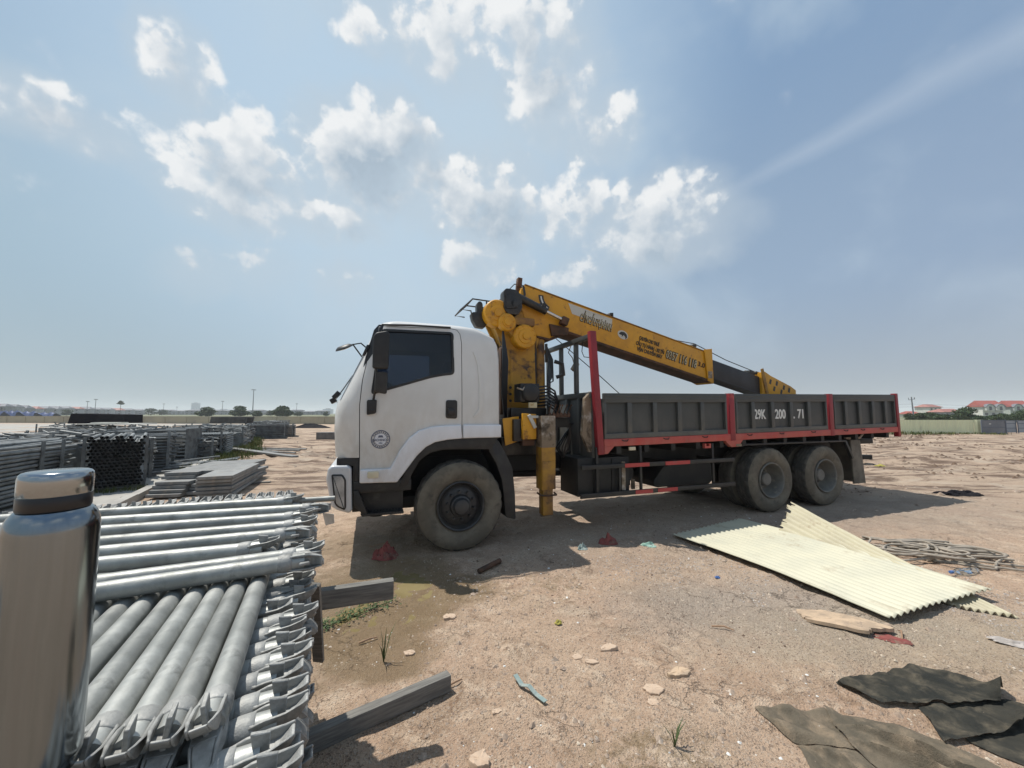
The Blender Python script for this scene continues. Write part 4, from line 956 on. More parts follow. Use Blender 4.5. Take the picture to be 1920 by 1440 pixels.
# control side: pump, levers, hoses, orange box, outrigger
MB().lathe([(.30,.135),(.03,.135),(.0,.12),(-.01,.1),(-.012,.001)], (1.075,.30,1.925), (0,1,0), 28).box(.93,1.22,.36,.62,1.80,2.06).build('oil_tank', M['black'], truck, bevel=.012)
MB().tube([(.87,.34,1.99),(.95,.32,1.965),(1.0,.33,2.03)], .014, 6).build('tank_pipe', M['grime'], truck)
MB().box(1.02,1.14,.26,.30,1.715,1.79).build('white_box', M['letter_pale'], truck, bevel=.006)
ob = MB().prism([(.90,1.29),(1.10,1.29),(1.10,1.63),(.90,1.64)], .20, .26).prism([(.66,1.57),(.90,1.60),(.90,1.26),(.70,1.2)], .34, .36)
ob.build('valve_cover', M['yellow'], truck, bevel=.01)
MB().obox((1.03,.185,1.53),(.05,.03,.2),Euler((0,-.5,0)).to_matrix()).box(.99,1.12,.17,.2,1.575,1.61).build('valve_lever', M['stripe'], truck, bevel=.006)
MB().box(1.10,1.135,.22,.30,1.3,1.6).box(.92,1.1,.262,.4,1.2,1.3).build('valve_block', M['rust'], truck, bevel=.01)
lv = MB().box(1.28,1.62,.2,.30,1.585,1.63)
for k in range(6):
    x = 1.30+k*.058; lv.tube([(x,.24,1.62),(x+.01+.01*(k % 3),.22,1.69),(x+.02+.012*(k % 3),.19,1.75)], .007, 6).lathe([(-.012,.004),(-.006,.014),(.006,.014),(.012,.004)], (x+.02+.012*(k % 3),.19,1.755), (0,0,1), 8)
    lv.box(x-.012,x+.02,.19,.21,1.60,1.65)
lv.build('control_levers', M['rust'], truck)
MB().box(1.26,1.64,.28,.5,1.44,1.58).box(1.36,1.44,.25,.3,1.4,1.52).build('valve_bank', M['chassis'], truck, bevel=.01)
hs = MB()
rs = random.Random(21)
for k in range(7):
    z = 2.01 - k*.045; hs.tube([(1.18,.40+.02*k,z),(1.34,.36,z+.02),(1.46,.36,z-.05),(1.52,.40,z-.18),(1.50,.45,1.62)], .014, 6)
for k in range(6):
    hs.tube([(.80+.012*k,.62+.03*k,1.4),(.745+.012*k,.6,1.9),(.76+.014*k,.62,2.4),(.80,.75,2.9)], .013, 6)
for k in range(4):
    hs.tube([(1.58,.92,2.75),(1.63+.02*k,.9,2.5),(1.60+.03*k,.88,2.3-.05*k),(1.56,.8,2.1),(1.5,.6,1.8)], .013, 6)
for k in range(5): hs.tube([(1.64+.02*k,.3,1.5),(1.68,.3+.04*k,1.35),(1.66-.05*k,.34,1.15),(1.6,.4,1.0)], .012, 6)
hs.tube([(1.55,.55,2.42),(1.66,.5,2.38),(1.68,.5,2.22),(1.58,.55,2.18)], .03, 8)
hs.build('hydraulic_hoses', M['rubber'], truck)
og = MB().box(1.13,1.335,.10,.29,.625,1.60).box(1.14,1.325,.088,.102,.66,1.0).build('outrigger', M['yellow_rust'], truck, bevel=.012)
MB().box(1.128,1.337,.092,.30,1.18,1.605).build('outrigger_sleeve', M['grime'], og, bevel=.012)
MB().box(1.158,1.307,.125,.265,.285,.63).build('outrigger_leg', M['yellow_rust'], og, bevel=.012)
MB().lathe([(0,.085),(.012,.085),(.02,.05),(.05,.045)], (1.232,.195,.262), (0,0,1), 24).build('outrigger_foot', M['grime'], og)
MB().tube([(1.09,.16,.585),(1.11,.09,.56),(1.22,.08,.55),(1.34,.09,.555),(1.36,.2,.56)], .012, 6).build('outrigger_ring', M['rust'], og)
MB().box(1.0,1.33,.3,2.0,1.30,1.46).build('outrigger_beam', M['rust'], truck, bevel=.01)
MB().box(1.13,1.335,WID-.29,WID-.10,.5,1.6).build('outrigger', M['yellow_rust'], truck, bevel=.012)

# ------------------------------------------------------------------ stack of ledgers in the foreground
E1, E2 = V(.894, .448, 0), V(-.448, .894, 0)
def ledger(L, seg=20):
    """ledger lying along local x: tube and two wedge heads; the head at x = 0 looks towards +x"""
    r = .0218
    t_ = MB(); n = 7
    t_.tube([(-L+.05+(L-.09)*k/n, 0, 0) for k in range(n+1)], r, seg)
    return t_.mesh('tube', M['galv'], smooth=50)
def head_mesh():
    """cast wedge head: collar, hollow jaws above and below the slot, curved mouth"""
    mb = MB()
    mb.lathe([(-.060,.0226),(-.048,.0245),(-.034,.0250),(-.026,.0235),(-.024,.016)], (0,0,0), (1,0,0), 14)
    side = [(-.034,.0055),(-.034,.0170),(-.014,.0225),(.016,.0250),(.036,.0290),(.0485,.0330),(.0505,.0295),(.0440,.0195),(.0345,.0100),(.026,.0055)]
    mouth = [(.024,.0055),(.0345,.0100),(.0440,.0195),(.0500,.0290),(.0460,.0300),(.0400,.0225),(.0310,.0140),(.022,.0105)]
    for sg in (1, -1):
        for w_ in (-1, 1):
            q = MB().prism([(x, sg*z) for x, z in side], w_*.0165, w_*.0210)
            q.shift(lambda x, y, z: (x, y*(1 - max(0, x-.012)*9 + max(0, -.012-x)*-4), z)); mb.add(q.v, q.f)
        q = MB().prism([(x, sg*z) for x, z in mouth], -.0155, .0155)
        q.shift(lambda x, y, z: (x, y*(1 - max(0, x-.012)*9), z)); mb.add(q.v, q.f)
        mb.box(-.034,.024,-.0166,.0166,min(sg*.0055,sg*.0100),max(sg*.0055,sg*.0100))
        mb.box(-.034,-.026,-.0180,.0180,min(sg*.009,sg*.0185),max(sg*.009,sg*.0185))
    mb.box(-.034,-.020,-.0170,.0170,-.006,.006)
    return mb.mesh('ledger_head', M['cast'], bevel=.0012, seg=1, smooth=40)
def wedge_mesh():
    mb = MB()
    mb.add([(.004,-.0035,-.050),(.013,-.0035,-.050),(.013,.0035,-.050),(.004,.0035,-.050),(-.008,-.0035,.043),(.018,-.0035,.038),(.018,.0035,.038),(-.008,.0035,.043)], [(3,2,1,0),(4,5,6,7),(0,1,5,4),(1,2,6,5),(2,3,7,6),(3,0,4,7)])
    return mb.mesh('wedge', M['cast'], bevel=.0012, seg=1)
HEAD, WEDGE = head_mesh(), wedge_mesh()
LONG, SHORT = ledger(1.83), ledger(1.45)
def new_ledger(me, L):
    o = empty('scaffold_ledger'); inst('tube', me, o)
    for x, rz_ in ((-.045, 0), (-L+.05, math.pi)):
        h = inst('ledger_head', HEAD, o, (x, 0, 0)); h.rotation_euler = (0, 0, rz_)
        inst('wedge', WEDGE, h, (0, 0, 0))
    return o
proto = {'long': new_ledger(LONG, 1.83), 'short': new_ledger(SHORT, 1.45)}
used = set()
def place_ledger(kind, tip, direc, roll, label, group):
    """tip: where the visible end is; direc: the way that end points"""
    o = proto[kind] if kind not in used else copy_tree(proto[kind]); used.add(kind)
    x = Vector(direc).normalized(); y = V(0,0,1).cross(x).normalized(); z = x.cross(y)
    m = Matrix((x, y, z)).transposed() @ Matrix.Rotation(roll, 3, 'X')
    o.location = tip; o.rotation_euler = m.to_euler()
    return tag(o, label, 'scaffold ledger', group)
S = lambda s, t, z: E1*s + E2*t + V(0, 0, z)
rs = random.Random(4)
# diagonal layer: near ends at the bottom of the view
G1 = 'ledgers of the diagonal layer'
for k in range(24):
    s = -.128 - k*.0458; t0 = .708 + rs.uniform(-.012, .012) - (.02 if k in (2, 5) else 0)
    jit = rs.uniform(-.004, .004)
    a, b_ = S(s+jit, t0, 1.178), S(s-.002*k*.3+rs.uniform(-.004,.004), t0+1.83, 1.178)
    lab = f'galvanised ledger of the diagonal layer, {ORD(k+1)} from its right edge' + (' beside the steel bottle' if 5 <= k <= 8 else '')
    place_ledger('long', a, a-b_, rs.choice((.0, .12, -.15, .06, -.05, .2)), lab, G1)
# eight ledgers lying across on top
G2 = 'ledgers lying across the top'
TOP = [((-.037,1.273),(-.457,1.268),'nearest of the bright ledgers lying across the stack top'),
 ((-.030,1.322),(-.495,1.330),'bright ledger touching the nearest crosswise ledger, second row back'),
 ((-.155,1.436),(-.539,1.492),'shorter set bright crosswise ledger ending before its neighbours, third row back'),
 ((-.070,1.560),(-.588,1.612),'bright ledger lying across the stack top, fourth row from the camera'),
 ((-.050,1.660),(-.636,1.738),'bright ledger lying across the stack top, fifth row from the camera'),
 ((-.060,1.790),(-.692,1.900),'bright ledger lying across the stack top, sixth row from the camera'),
 ((-.000,1.925),(-.743,2.060),'bright ledger jutting past the stack edge, seventh row from the camera'),
 ((-.110,2.130),(-.804,2.235),'farthest bright ledger lying across, with a thin rod beyond its end')]
for k, ((s0, t0), (s1, t1), lab) in enumerate(TOP):
    z = 1.178+.0452
    a, b_ = S(s0+.055, t0, z), S(s1, t1, z)
    place_ledger('short', a, a-b_, rs.choice((.0, .1, 1.5, .2)) if k != 1 else .15, lab, G2)
rod = MB().cyl(S(-.11,2.15,1.222), S(.085,2.12,1.222), .013, .013, 12)
tag(rod.build('steel_rod', M['galv']), 'thin grey steel rod beyond the farthest crosswise ledger end', 'rod')
# crosswise layers under the diagonal one, their heads along the right side
G3 = 'ledgers of the crosswise layers'
for lay in range(6):
    z = 1.178-.0458*(lay+1); n = 34
    for k in range(n):
        t0 = .60 + k*.0575 + (.0288 if lay % 2 else 0) + rs.uniform(-.006, .006)
        s0 = rs.uniform(-.022, .012) + (-.05 if rs.random() < .12 else 0) - lay*.002
        a = S(s0, t0, z); d = E1 + E2*rs.uniform(-.012, .012)
        place_ledger('short', a, d, rs.choice((.0, .12, -.12, .22, -.2, .05)),
            f'crosswise ledger in the {ORD(lay+1)} layer under the diagonal ones, {ORD(k+1)} wedge head from the camera', G3)
# what lies deeper in the stack
mb = MB()
for lay in range(17):
    z = 1.178-.0458*(lay+7)
    if .64 < z < .755 or z < .11: continue
    for k in range(34):
        t0 = .64+k*.0575; s0 = -.03+rs.uniform(-.02,.015)
        mb.tube([S(s0-1.4,t0,z), S(s0-.05,t0,z)], .0218, 8)
        c0 = S(s0-.045,t0,z); mb.obox(c0+E1*.03, (.06,.045,.02), Matrix((E1,E2,V(0,0,1))).transposed())
tag(mb.build('scaffold_ledgers', M['galv']), 'lower layers of grey ledgers under the front stack', 'scaffold ledgers', kind='stuff')
# timbers the stack stands on
def timber(p0, p1, w_, h, name, lab):
    p0, p1 = Vector(p0), Vector(p1); L = (p1-p0).length
    mb = MB().box(0, L, -w_/2, w_/2, 0, h)
    o = mb.build(name, M['wood'], bevel=.004)
    o.location = p0; d = p1-p0; o.rotation_euler = (0, 0, math.atan2(d.y, d.x)); return tag(o, lab, 'timber', 'timbers under the front stack')
timber((-2.2,1.60,.645), (-.645,2.17,.645), .055, .095, 'timber_bearer', 'grey timber bearer jutting from the stack at mid height')
timber((-1.75,1.46,.0), (-.377,2.43,.0), .06, .092, 'timber_bearer', 'long grey timber lying on the dirt beside the stack foot')
timber((-1.9,.2,.0), (-.55,1.05,.0), .06, .095, 'timber_bearer', 'grey timber bearer under the near end of the stack')
timber((-2.0,.40,.645), (-.62,.93,.645), .055, .095, 'timber_bearer', 'grey timber bearer at mid height under the near ledgers')
st_ = MB().beam(S(.005,1.36,1.12), S(.03,1.60,.76), .012, .035, up=(1,0,0))
tag(st_.build('steel_strap', M['wood']), 'flat grey strap hanging down beside the crosswise ledger heads', 'strap')
pg = MB().add([S(.03,1.93,1.20),S(.075,1.93,1.19),S(.08,1.97,1.14),S(.045,1.97,1.135)], [(0,1,2,3)]); pg.v += [tuple(Vector(p)+V(0,.003,0)) for p in pg.v[:4]]; pg.f += [(7,6,5,4),(0,4,5,1),(1,5,6,2),(2,6,7,3),(3,7,4,0)]
tag(pg.build('paper_tag', M['lettering'], smooth=0), 'small white tag caught on the ledger ends', 'tag')

# ------------------------------------------------------------------ steel bottle
bt = tag(empty('steel_bottle', (-.582, .500, 1.202)), 'brushed steel drinking bottle with black neck ring standing on the ledgers', 'bottle')
MB().lathe([(.0,.036),(.004,.0405),(.02,.0422),(.292,.0422),(.303,.0412),(.311,.0380),(.316,.0345),(.3175,.033)], (0,0,0), (0,0,1), 72).build('body', M['steel'], bt, smooth=50)
MB().lathe([(.3177,.0318),(.320,.0328),(.334,.0328),(.3355,.032)], (0,0,0), (0,0,1), 64).build('neck_ring', M['rubber'], bt, smooth=40)
MB().lathe([(.3357,.0322),(.337,.0330),(.357,.0330),(.3615,.0322),(.364,.0300),(.365,.027),(.3652,.001)], (0,0,0), (0,0,1), 64).build('cap', M['steel_cap'], bt, smooth=50)

# ------------------------------------------------------------------ scaffold yard on the left
def TUBE(L, r=.028, seg=12):
    mb = MB(); k = 0
    mb.lathe([(0, r), (0, r*.91), (.25, r*.91)], (0,0,0), (1,0,0), seg); mb.f = mb.f[:-2]
    mb.lathe([(0, r), (L, r), (L, r*.91), (L-.2, r*.91)], (0,0,0), (1,0,0), seg); mb.f = mb.f[:-2]
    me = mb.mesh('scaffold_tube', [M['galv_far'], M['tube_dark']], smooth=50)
    for f in me.polygons:
        c_ = f.center
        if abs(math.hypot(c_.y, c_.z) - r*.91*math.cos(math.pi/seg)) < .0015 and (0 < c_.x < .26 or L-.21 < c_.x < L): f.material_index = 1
    return me
TB15, TB26 = TUBE(1.6, .033), TUBE(2.75, .030)
def lay_tube(me, p, d, label, group):
    d = Vector(d).normalized(); y = V(0,0,1).cross(d).normalized(); z = d.cross(y)
    o = inst('scaffold_tube', me, None, p); o.rotation_euler = Matrix((d, y, z)).transposed().to_euler()
    return tag(o, label, 'scaffold tube', group)
rs = random.Random(8)
# bundle seen end on: open dark ends face the camera
bd = V(-.68, .733, 0); bs = V(.733, .68, 0); b0 = V(-8.62, 7.90, 0)
for r_ in range(16):
    nc = 12
    for c_ in range(nc):
        z = .14 + r_*.0665
        if (r_ == 15 and c_ % 3 == 1) or (r_ > 1 and rs.random() < .05): continue
        p = b0 + bs*(c_*.071 + (.036 if r_ % 2 else 0)+rs.uniform(-.007,.007)) + bd*rs.uniform(-.05,.07) + V(0,0,z+rs.uniform(-.006,.006))
        lay_tube(TB15, p, bd + V(rs.uniform(-.006,.006), rs.uniform(-.006,.006), 0), f'open tube end in the dark bundle, {ORD(16-r_)} row down, {ORD(c_+1)} from its left', 'tubes of the end-on bundle')
def frame_posts(o, corners, h, w_=.05, zs=()):
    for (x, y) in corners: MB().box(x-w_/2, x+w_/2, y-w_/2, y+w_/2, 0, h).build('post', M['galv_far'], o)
    for z in zs:
        mb = MB()
        for a, b_ in zip(corners, corners[1:]+corners[:1]): mb.beam((*a, z), (*b_, z), .035, .035)
        mb.build('rail', M['galv_far'], o)
rk = tag(empty('storage_rack', tuple(b0 - bd*.02 - bs*.07), math.atan2(bs.y, bs.x)), 'grey steel rack posts holding the end-on tube bundle', 'rack', 'steel racks in the scaffold yard')
frame_posts(rk, [(.93,.15),(.93,1.3),(.0,1.3),(.0,.15)], 1.14, .05, (.07,))
# long tubes stored lengthwise at the far left, with upright posts in front
a0 = V(-7.95, 5.55, 0); ad = V(-.43, .903, 0); an = V(-.903, -.43, 0)
for r_ in range(15):
    z = .12 + r_*.0715
    for c_ in range(9 if r_ == 14 else (7 if r_ == 13 else 2)):
        if r_ == 14 and c_ == 0: continue
        p = a0 + an*(c_*.125 if r_ >= 13 else c_*.07) + ad*rs.uniform(-.12,.12) + V(0,0,z+rs.uniform(-.006,.006))
        lay_tube(TB26, p, ad + an*rs.uniform(-.02,.02) + V(0,0,rs.uniform(-.008,.008)), f'long tube racked behind the steel bottle, {ORD(15-r_)} row down, {ORD(c_+1)} from front', 'long tubes behind the bottle')
rk = tag(empty('storage_rack', tuple(a0 - an*.04), math.atan2(ad.y, ad.x)), 'steel rack with flat upright posts around the long tubes behind the bottle', 'rack', 'steel racks in the scaffold yard')
for x in (.62, 1.75, 2.35): MB().box(x-.05, x+.05, -.035, -.02, 0, 1.13).build('post', M['galv_far'], rk)
for x in (.62, 1.75, 2.35): MB().box(x-.04, x+.04, .95, .98, 0, 1.13).build('post', M['galv_far'], rk)
mb = MB()
for x in (.62, 1.75, 2.35): mb.box(x-.04, x+.04, -.02, .95, .03, .09)
mb.build('rail', M['galv_far'], rk)
dk = MB().box(.25, 2.5, .11, .93, .10, 1.0); dk.build('tube_core', M['galv_far'], rk)
# packs of scaffold parts in rows further back
def pack(x, y, rz, L, D, H, label, kind=0, seed=1, z0=0.):
    r2 = random.Random(seed)
    o = tag(empty('scaffold_pack', (x, y, z0), rz), label, 'scaffold pack', 'packs of scaffold parts in the yard')
    mb = MB(); n = max(4, int(H/.085)); zt = .10
    if kind == 0:      # tubes lying along the pack, sides and top visible
        m_ = max(3, int(D/.09))
        for i in range(n):
            for j in range(m_):
                if 0 < j < m_-1 and i < n-1: continue
                q = r2.uniform(-.08,.08)
                mb.tube([(-L/2+q, -D/2+j*D/(m_-1)+r2.uniform(-.015,.015), zt+i*(H-.12)/n), (L/2+q+r2.uniform(-.06,.06), -D/2+j*D/(m_-1)+r2.uniform(-.03,.03), zt+i*(H-.12)/n+r2.uniform(-.02,.02))], r2.uniform(.024,.034), 6)
        mb.box(-L/2+.15, L/2-.15, -D/2+.05, D/2-.05, .08, H-.16)
    elif kind == 1:    # ends towards the viewer
        m_ = max(3, int(L/.075))
        for i in range(n):
            for j in range(m_):
                q = r2.uniform(-.06,.04)
                mb.tube([(-L/2+j*L/(m_-1)+(.03 if i % 2 else 0), -D/2+q, zt+i*(H-.12)/n), (-L/2+j*L/(m_-1), D/2, zt+i*(H-.12)/n)], .03, 6)
    else:              # jumbled fittings and frames
        for i in range(90):
            a, b_ = r2.uniform(-L/2, L/2), r2.uniform(-D/2, D/2); zz = .1 + (H-.1)*r2.random()**.7; an_ = r2.uniform(0, 6.28); q = r2.uniform(.15, .5)
            mb.tube([(max(-L/2,min(L/2,a-q*math.cos(an_))), max(-D/2,min(D/2,b_-q*math.sin(an_))), zz), (max(-L/2,min(L/2,a+q*math.cos(an_))), max(-D/2,min(D/2,b_+q*math.sin(an_))), zz+r2.uniform(-.1,.12))], r2.uniform(.02,.04), 5)
        mb.box(-L/2+.1, L/2-.1, -D/2+.1, D/2-.1, .05, H*.75)
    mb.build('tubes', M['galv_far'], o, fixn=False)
    for sx_ in (-1, 1):
        for sy_ in (-1, 1): MB().box(sx_*(L/2-.12)-.03, sx_*(L/2-.12)+.03, sy_*(D/2+.04)-.025, sy_*(D/2+.04)+.025, 0, H+.02).build('post', M['galv_far'], o)
    q = MB()
    for sy_ in (-1, 1): q.box(-L/2, L/2, sy_*(D/2+.04)-.02, sy_*(D/2+.04)+.02, .04, .09)
    q.build('rail', M['galv_far'], o); return o
AZ = math.atan2(.448, .894)
def ladder_pack(x, y, rz, W_, D, H, label):
    o = tag(empty('frame_pack', (x, y, 0), rz), label, 'frame pack', 'packs of scaffold parts in the yard')
    mb = MB()
    for d in np.arange(-D/2, D/2, .09):
        for sx_ in (-1, 1): mb.tube([(sx_*W_/2, d, .03), (sx_*W_/2, d, H)], .022, 6)
        for z in np.linspace(.12, H-.05, 9): mb.tube([(-W_/2, d, z), (W_/2, d, z)], .018, 6)
    mb.build('frames', M['galv_far'], o); return o
ladder_pack(-11.55, 13.3, .35, 1.05, 1.2, 1.12, 'upright grey pack of ladder frames behind the end-on bundle')
ladder_pack(-12.75, 12.9, .35, .8, 1.2, 1.10, 'narrow dark pack of frames left of the ladder frame pack')
PK = [(-10.4,10.9,.6,1.5,.9,1.12,0),(-11.6,14.9,AZ,1.2,1.4,.95,1),(-12.6,17.2,AZ,1.5,1.3,1.05,2),(-14.1,19.6,AZ,1.7,1.4,1.0,2),(-13.6,16.0,AZ,1.6,1.2,1.1,0),(-15.9,21.5,AZ,2.2,1.5,1.0,2),
 (-15.2,24.2,AZ,2.0,1.3,1.05,0),(-17.6,18.6,.2,2.6,1.4,.95,2),(-16.4,27.4,AZ,1.8,1.4,.9,1),(-21.0,22.3,.1,3.2,1.6,.95,2),(-25.6,24.6,.1,3.4,1.6,.9,2),(-29.0,25.6,.1,3.0,1.6,.95,2),(-19.4,30.2,AZ,2.4,1.6,1.0,2),
 (-21.8,34.2,AZ,2.4,1.6,1.0,0),(-24.1,38.4,AZ,2.6,1.8,.8,2),(-26.5,43.5,AZ,2.6,1.8,.8,2),(-22.8,28.6,.1,3.0,1.6,.85,0),(-33.5,23.5,.1,2.4,1.5,.5,2),(-18.2,23.4,.15,2.4,1.4,.9,0),(-14.6,12.6,.5,2.2,1.2,.98,2),(-9.7,10.0,.9,.7,1.0,1.0,2),(-13.3,11.2,.4,2.0,1.2,1.08,2),(-11.3,14.2,AZ,1.0,1.0,.75,2),(-16.8,15.2,.3,2.6,1.4,1.0,2),(-12.2,9.6,.2,2.4,1.0,1.12,2)]
PL = ['low pack of tubes right behind the end-on bundle','small pack with dark open tube ends right of the ladder frames','jumbled pack of fittings behind the small end-on pack','jumbled wide pack in the middle of the right-hand row','pack of lengthwise tubes left of the jumbled fittings','wide jumbled pack further along the right-hand row','lengthwise tube pack under the dark pallet stack','broad jumbled pack left of the middle row','far end-on pack beside the yard kerb','broad jumble of parts below the black cover','long jumble of parts left of the black cover','farthest left jumble of parts before the cream wall','distant jumbled pack before the dark pallet stack','distant lengthwise tube pack near the yard kerb','low distant pack by the bend of the kerb','farthest low pack near the cream wall','long flat tube pack behind the black cover','very low heap of parts at the left edge','long tube pack between two jumbled rows','jumbled pack behind the long tubes at left','narrow messy pack close behind the end-on bundle','messy pack of parts left of the narrow frame pack','low messy pack in front of the small end-on pack','wide messy pack two rows behind the ladder frames','messy heap of parts between the long tubes and the frame packs']
for k, (pk, lb) in enumerate(zip(PK, PL)): pack(*pk[:6], lb, pk[6], 30+k)
# covered stack, pallets, flat sheets on top of the packs
cv = MB().prism([(-1.75,0),(1.75,0),(1.72,.58),(1.2,.60),(-1.5,.66),(-1.58,.64)], -.7, .7)
o = cv.build('covered_stack', M['blackcloth'], bevel=.03); o.location = (-27.2, 25.9, .97); o.rotation_euler = (0, 0, .05)
tag(o, 'black cloth cover over a stack on top of the yard packs', 'cover')
o = MB().box(-1.6,1.6,-.8,.8,0,.05).box(-1.2,.3,-.5,.3,.05,.12).build('pale_board', M['stripe'], bevel=.01); o.location = (-24.6, 24.2, .96); o.rotation_euler = (0, 0, .1)
tag(o, 'pale flat sheet lying on the packs below the black cover', 'sheet')
for k in range(6):
    o = MB().box(-1.2,1.2,-.55,.55,0,.035).box(-1.2,1.2,-.5,-.4,.035,.075).box(-1.2,1.2,.4,.5,.035,.075).build('pallet', M['concrete_dark'], bevel=.004)
    o.location = (-20.6+.02*k, 28.4, .92+.08*k); o.rotation_euler = (0, 0, .1+.02*(k % 3))
    tag(o, f'dark flat pallet in the stack on the packs, {ORD(k+1)} from the bottom', 'pallet', 'dark pallets stacked on the packs')
# loose tubes on the yard floor in front of the frames
for k in range(16):
    x, y = -9.2-rs.random()*1.6, 9.4+rs.random()*2.4
    lay_tube(TB15, (x, y, .06+.035*(k // 5)), (.55+rs.uniform(-.5,.5), .75+rs.uniform(-.3,.3), 0), f'loose grey tube on the yard floor before the ladder frames, {ORD(k+1)} of the scattered heap', 'loose tubes on the yard floor')
for k in range(7):
    x, y = -11.2-rs.random()*1.5, 16.2+rs.random()*1.6
    lay_tube(TB26, (x, y, .06+.03*(k // 4)), (.9, -.25+rs.uniform(-.3,.2), 0), f'loose tube lying near the kerb past the small pack, {ORD(k+1)} of the far heap', 'loose tubes on the yard floor')
# two stacks of flat steel boards
def board_mesh(L, W_, H):
    mb = MB().box(0,W_,0,L,.0,.008).box(0,W_,0,L,H-.006,H).box(0,.008,0,L,.008,H-.006).box(W_-.008,W_,0,L,.008,H-.006).box(.008,W_-.008,.0,.010,.008,H-.006).box(.008,W_-.008,L-.01,L,.008,H-.006)
    return mb.mesh('steel_board', M['board'], bevel=.003, seg=1)
BM = board_mesh(2.0, .58, .060)
def board(x, y, z, rz, label):
    o = inst('steel_board', BM, None, (x, y, z)); o.rotation_euler = (0, 0, rz); tag(o, label, 'steel board', 'flat steel boards in two stacks')
bz = math.atan2(E1.y, E1.x)
for lay in range(6):
    for j in range(2):
        q = rs.uniform(-.05,.05) + (.0 if lay < 4 else .22)
        p = V(-6.95,7.70,0) + E1*(j*.595+.02*rs.random()-.025*(5-lay)) + E2*(q-.05*(5-lay))
        board(p.x, p.y, .04+lay*.068, bz-.28+rs.uniform(-.02,.02)+(.06 if lay > 3 else 0), f'grey steel board in the left flat stack, {ORD(6-lay)} layer down, ' + ('left' if j == 0 else 'right') + ' of two')
for lay in range(6):
    p = V(-5.98,7.40,0) + E2*rs.uniform(-.05,.05) + E1*rs.uniform(-.02,.02)
    board(p.x, p.y, .04+lay*.068, bz-.10+rs.uniform(-.02,.02), f'grey steel board in the right flat stack, {ORD(6-lay)} layer down')
mb = MB().box(-.1,1.4,.2,.3,-.02,.04).box(-.1,1.4,1.8,1.9,-.02,.04)
for (x, y, l_) in ((-7.35,7.3,'timber batten under the left stack of steel boards'),(-5.9,7.3,'timber batten under the right stack of steel boards')):
    o = MB().box(-.1,1.3 if x < -7 else .7,.25,.35,-.02,.04).box(-.1,1.3 if x < -7 else .7,1.75,1.85,-.02,.04).build('batten', M['wood']); o.location = (x, y, 0); o.rotation_euler = (0, 0, bz-.2); tag(o, l_, 'batten')
# long board bridging the grass strip, grey block, dark heap
o = MB().box(0,4.3,-.14,.14,0,.07).build('long_board', M['board'], bevel=.006); o.location = (-11.9,16.3,.15); o.rotation_euler = (0, R(2.0), math.atan2(-1.9,3.9)); tag(o, 'long pale board lying from the kerb across the grass onto dirt', 'board')
o = MB().box(-.62,.62,-.35,.35,0,.46).build('concrete_block', M['concrete_dark'], bevel=.02); o.location = (-11.5,24.3,0); o.rotation_euler = (0, 0, .05); tag(o, 'dark grey concrete block on the dirt left of the cab', 'block')
def heap(name, x, y, rx, ry, h, m, label, cat, seed, n=26, rz=0.):
    yy = np.linspace(-1, 1, n); A, B = np.meshgrid(yy, yy); rr = np.sqrt(A*A+B*B)
    Z = np.clip(1-rr, 0, 1)**.8*h*(1+1.3*fbm(A*2.2+seed, B*2.2, 4)) - .03
    rows = [[(A[i, j]*rx, B[i, j]*ry, Z[i, j]) for j in range(n)] for i in range(n)]
    o = MB().grid(rows).build(name, m, smooth=60); o.location = (x, y, 0); o.rotation_euler = (0, 0, rz); return tag(o, label, cat)
heap('tarp_heap', -22.6, 43.5, 2.2, 1.6, .55, M['blackcloth'], 'low black heap of tarpaulin on the dirt near the cream wall', 'tarp heap', 2)
heap('tarp_heap', -16.4, 46.5, 1.0, 1.2, .7, M['blackcloth'], 'small dark heap close behind the white cab front', 'tarp heap', 5)
heap('tarp_heap', -25.9, 41.3, 1.3, .9, .7, M['blackcloth'], 'crumpled black cover beside the yard kerb bend', 'tarp heap', 9)
# grass along the kerb
def blades(mb, x, y, n, h, r_, rs_, lean=.5):
    z = gz(x, y)
    for _ in range(n):
        a = rs_.uniform(0, 6.28); q = r_*rs_.random()**.5; bx, by = x+q*math.cos(a), y+q*math.sin(a); hh = h*rs_.uniform(.5,1.1); la = rs_.uniform(0, 6.28); l_ = lean*hh*rs_.random()
        wd = .006+.004*hh*rs_.random()+.0015*max(0, y-8)*.4; dx, dy = math.cos(la+1.57)*wd, math.sin(la+1.57)*wd
        m1 = (bx+math.cos(la)*l_*.4, by+math.sin(la)*l_*.4, z+hh*.6); tp_ = (bx+math.cos(la)*l_, by+math.sin(la)*l_, z+hh)
        mb.add([(bx-dx,by-dy,z-.01),(bx+dx,by+dy,z-.01),(m1[0]+dx*.7,m1[1]+dy*.7,m1[2]),(m1[0]-dx*.7,m1[1]-dy*.7,m1[2]),tp_], [(0,1,2,3),(3,2,4)])
mb = MB(); rs = random.Random(6)
for k in range(1500):
    s = 9.5 + 44*rs.random()**1.5
    if s < 13 and rs.random() < .6: continue
    wdt = .35 + .75*math.exp(-((s-15)/4)**2) + .012*s
    q = k0 + U_*s - N_*(.02 + wdt*rs.random()**1.4)
    blades(mb, q.x, q.y, 9, .16+.14*rs.random(), .2, rs)
tag(mb.build('grass_strip', M['grass'], smooth=0, fixn=False), kind='stuff')
mb = MB()
for k in range(260):
    x = 21 + 17*rs.random(); y = 30.3 - .9*rs.random()**1.6
    blades(mb, x, y, 7, .18+.22*rs.random()*math.exp(-((x-30.5)/3)**2), .2, rs)
for k in range(60):
    q = b0 + bs*rs.uniform(-.1,1.0) - bd*rs.uniform(.02,.25); blades(mb, q.x, q.y, 5, .14, .08, rs)
tag(mb.build('grass_tufts', M['grass'], smooth=0, fixn=False), kind='stuff')

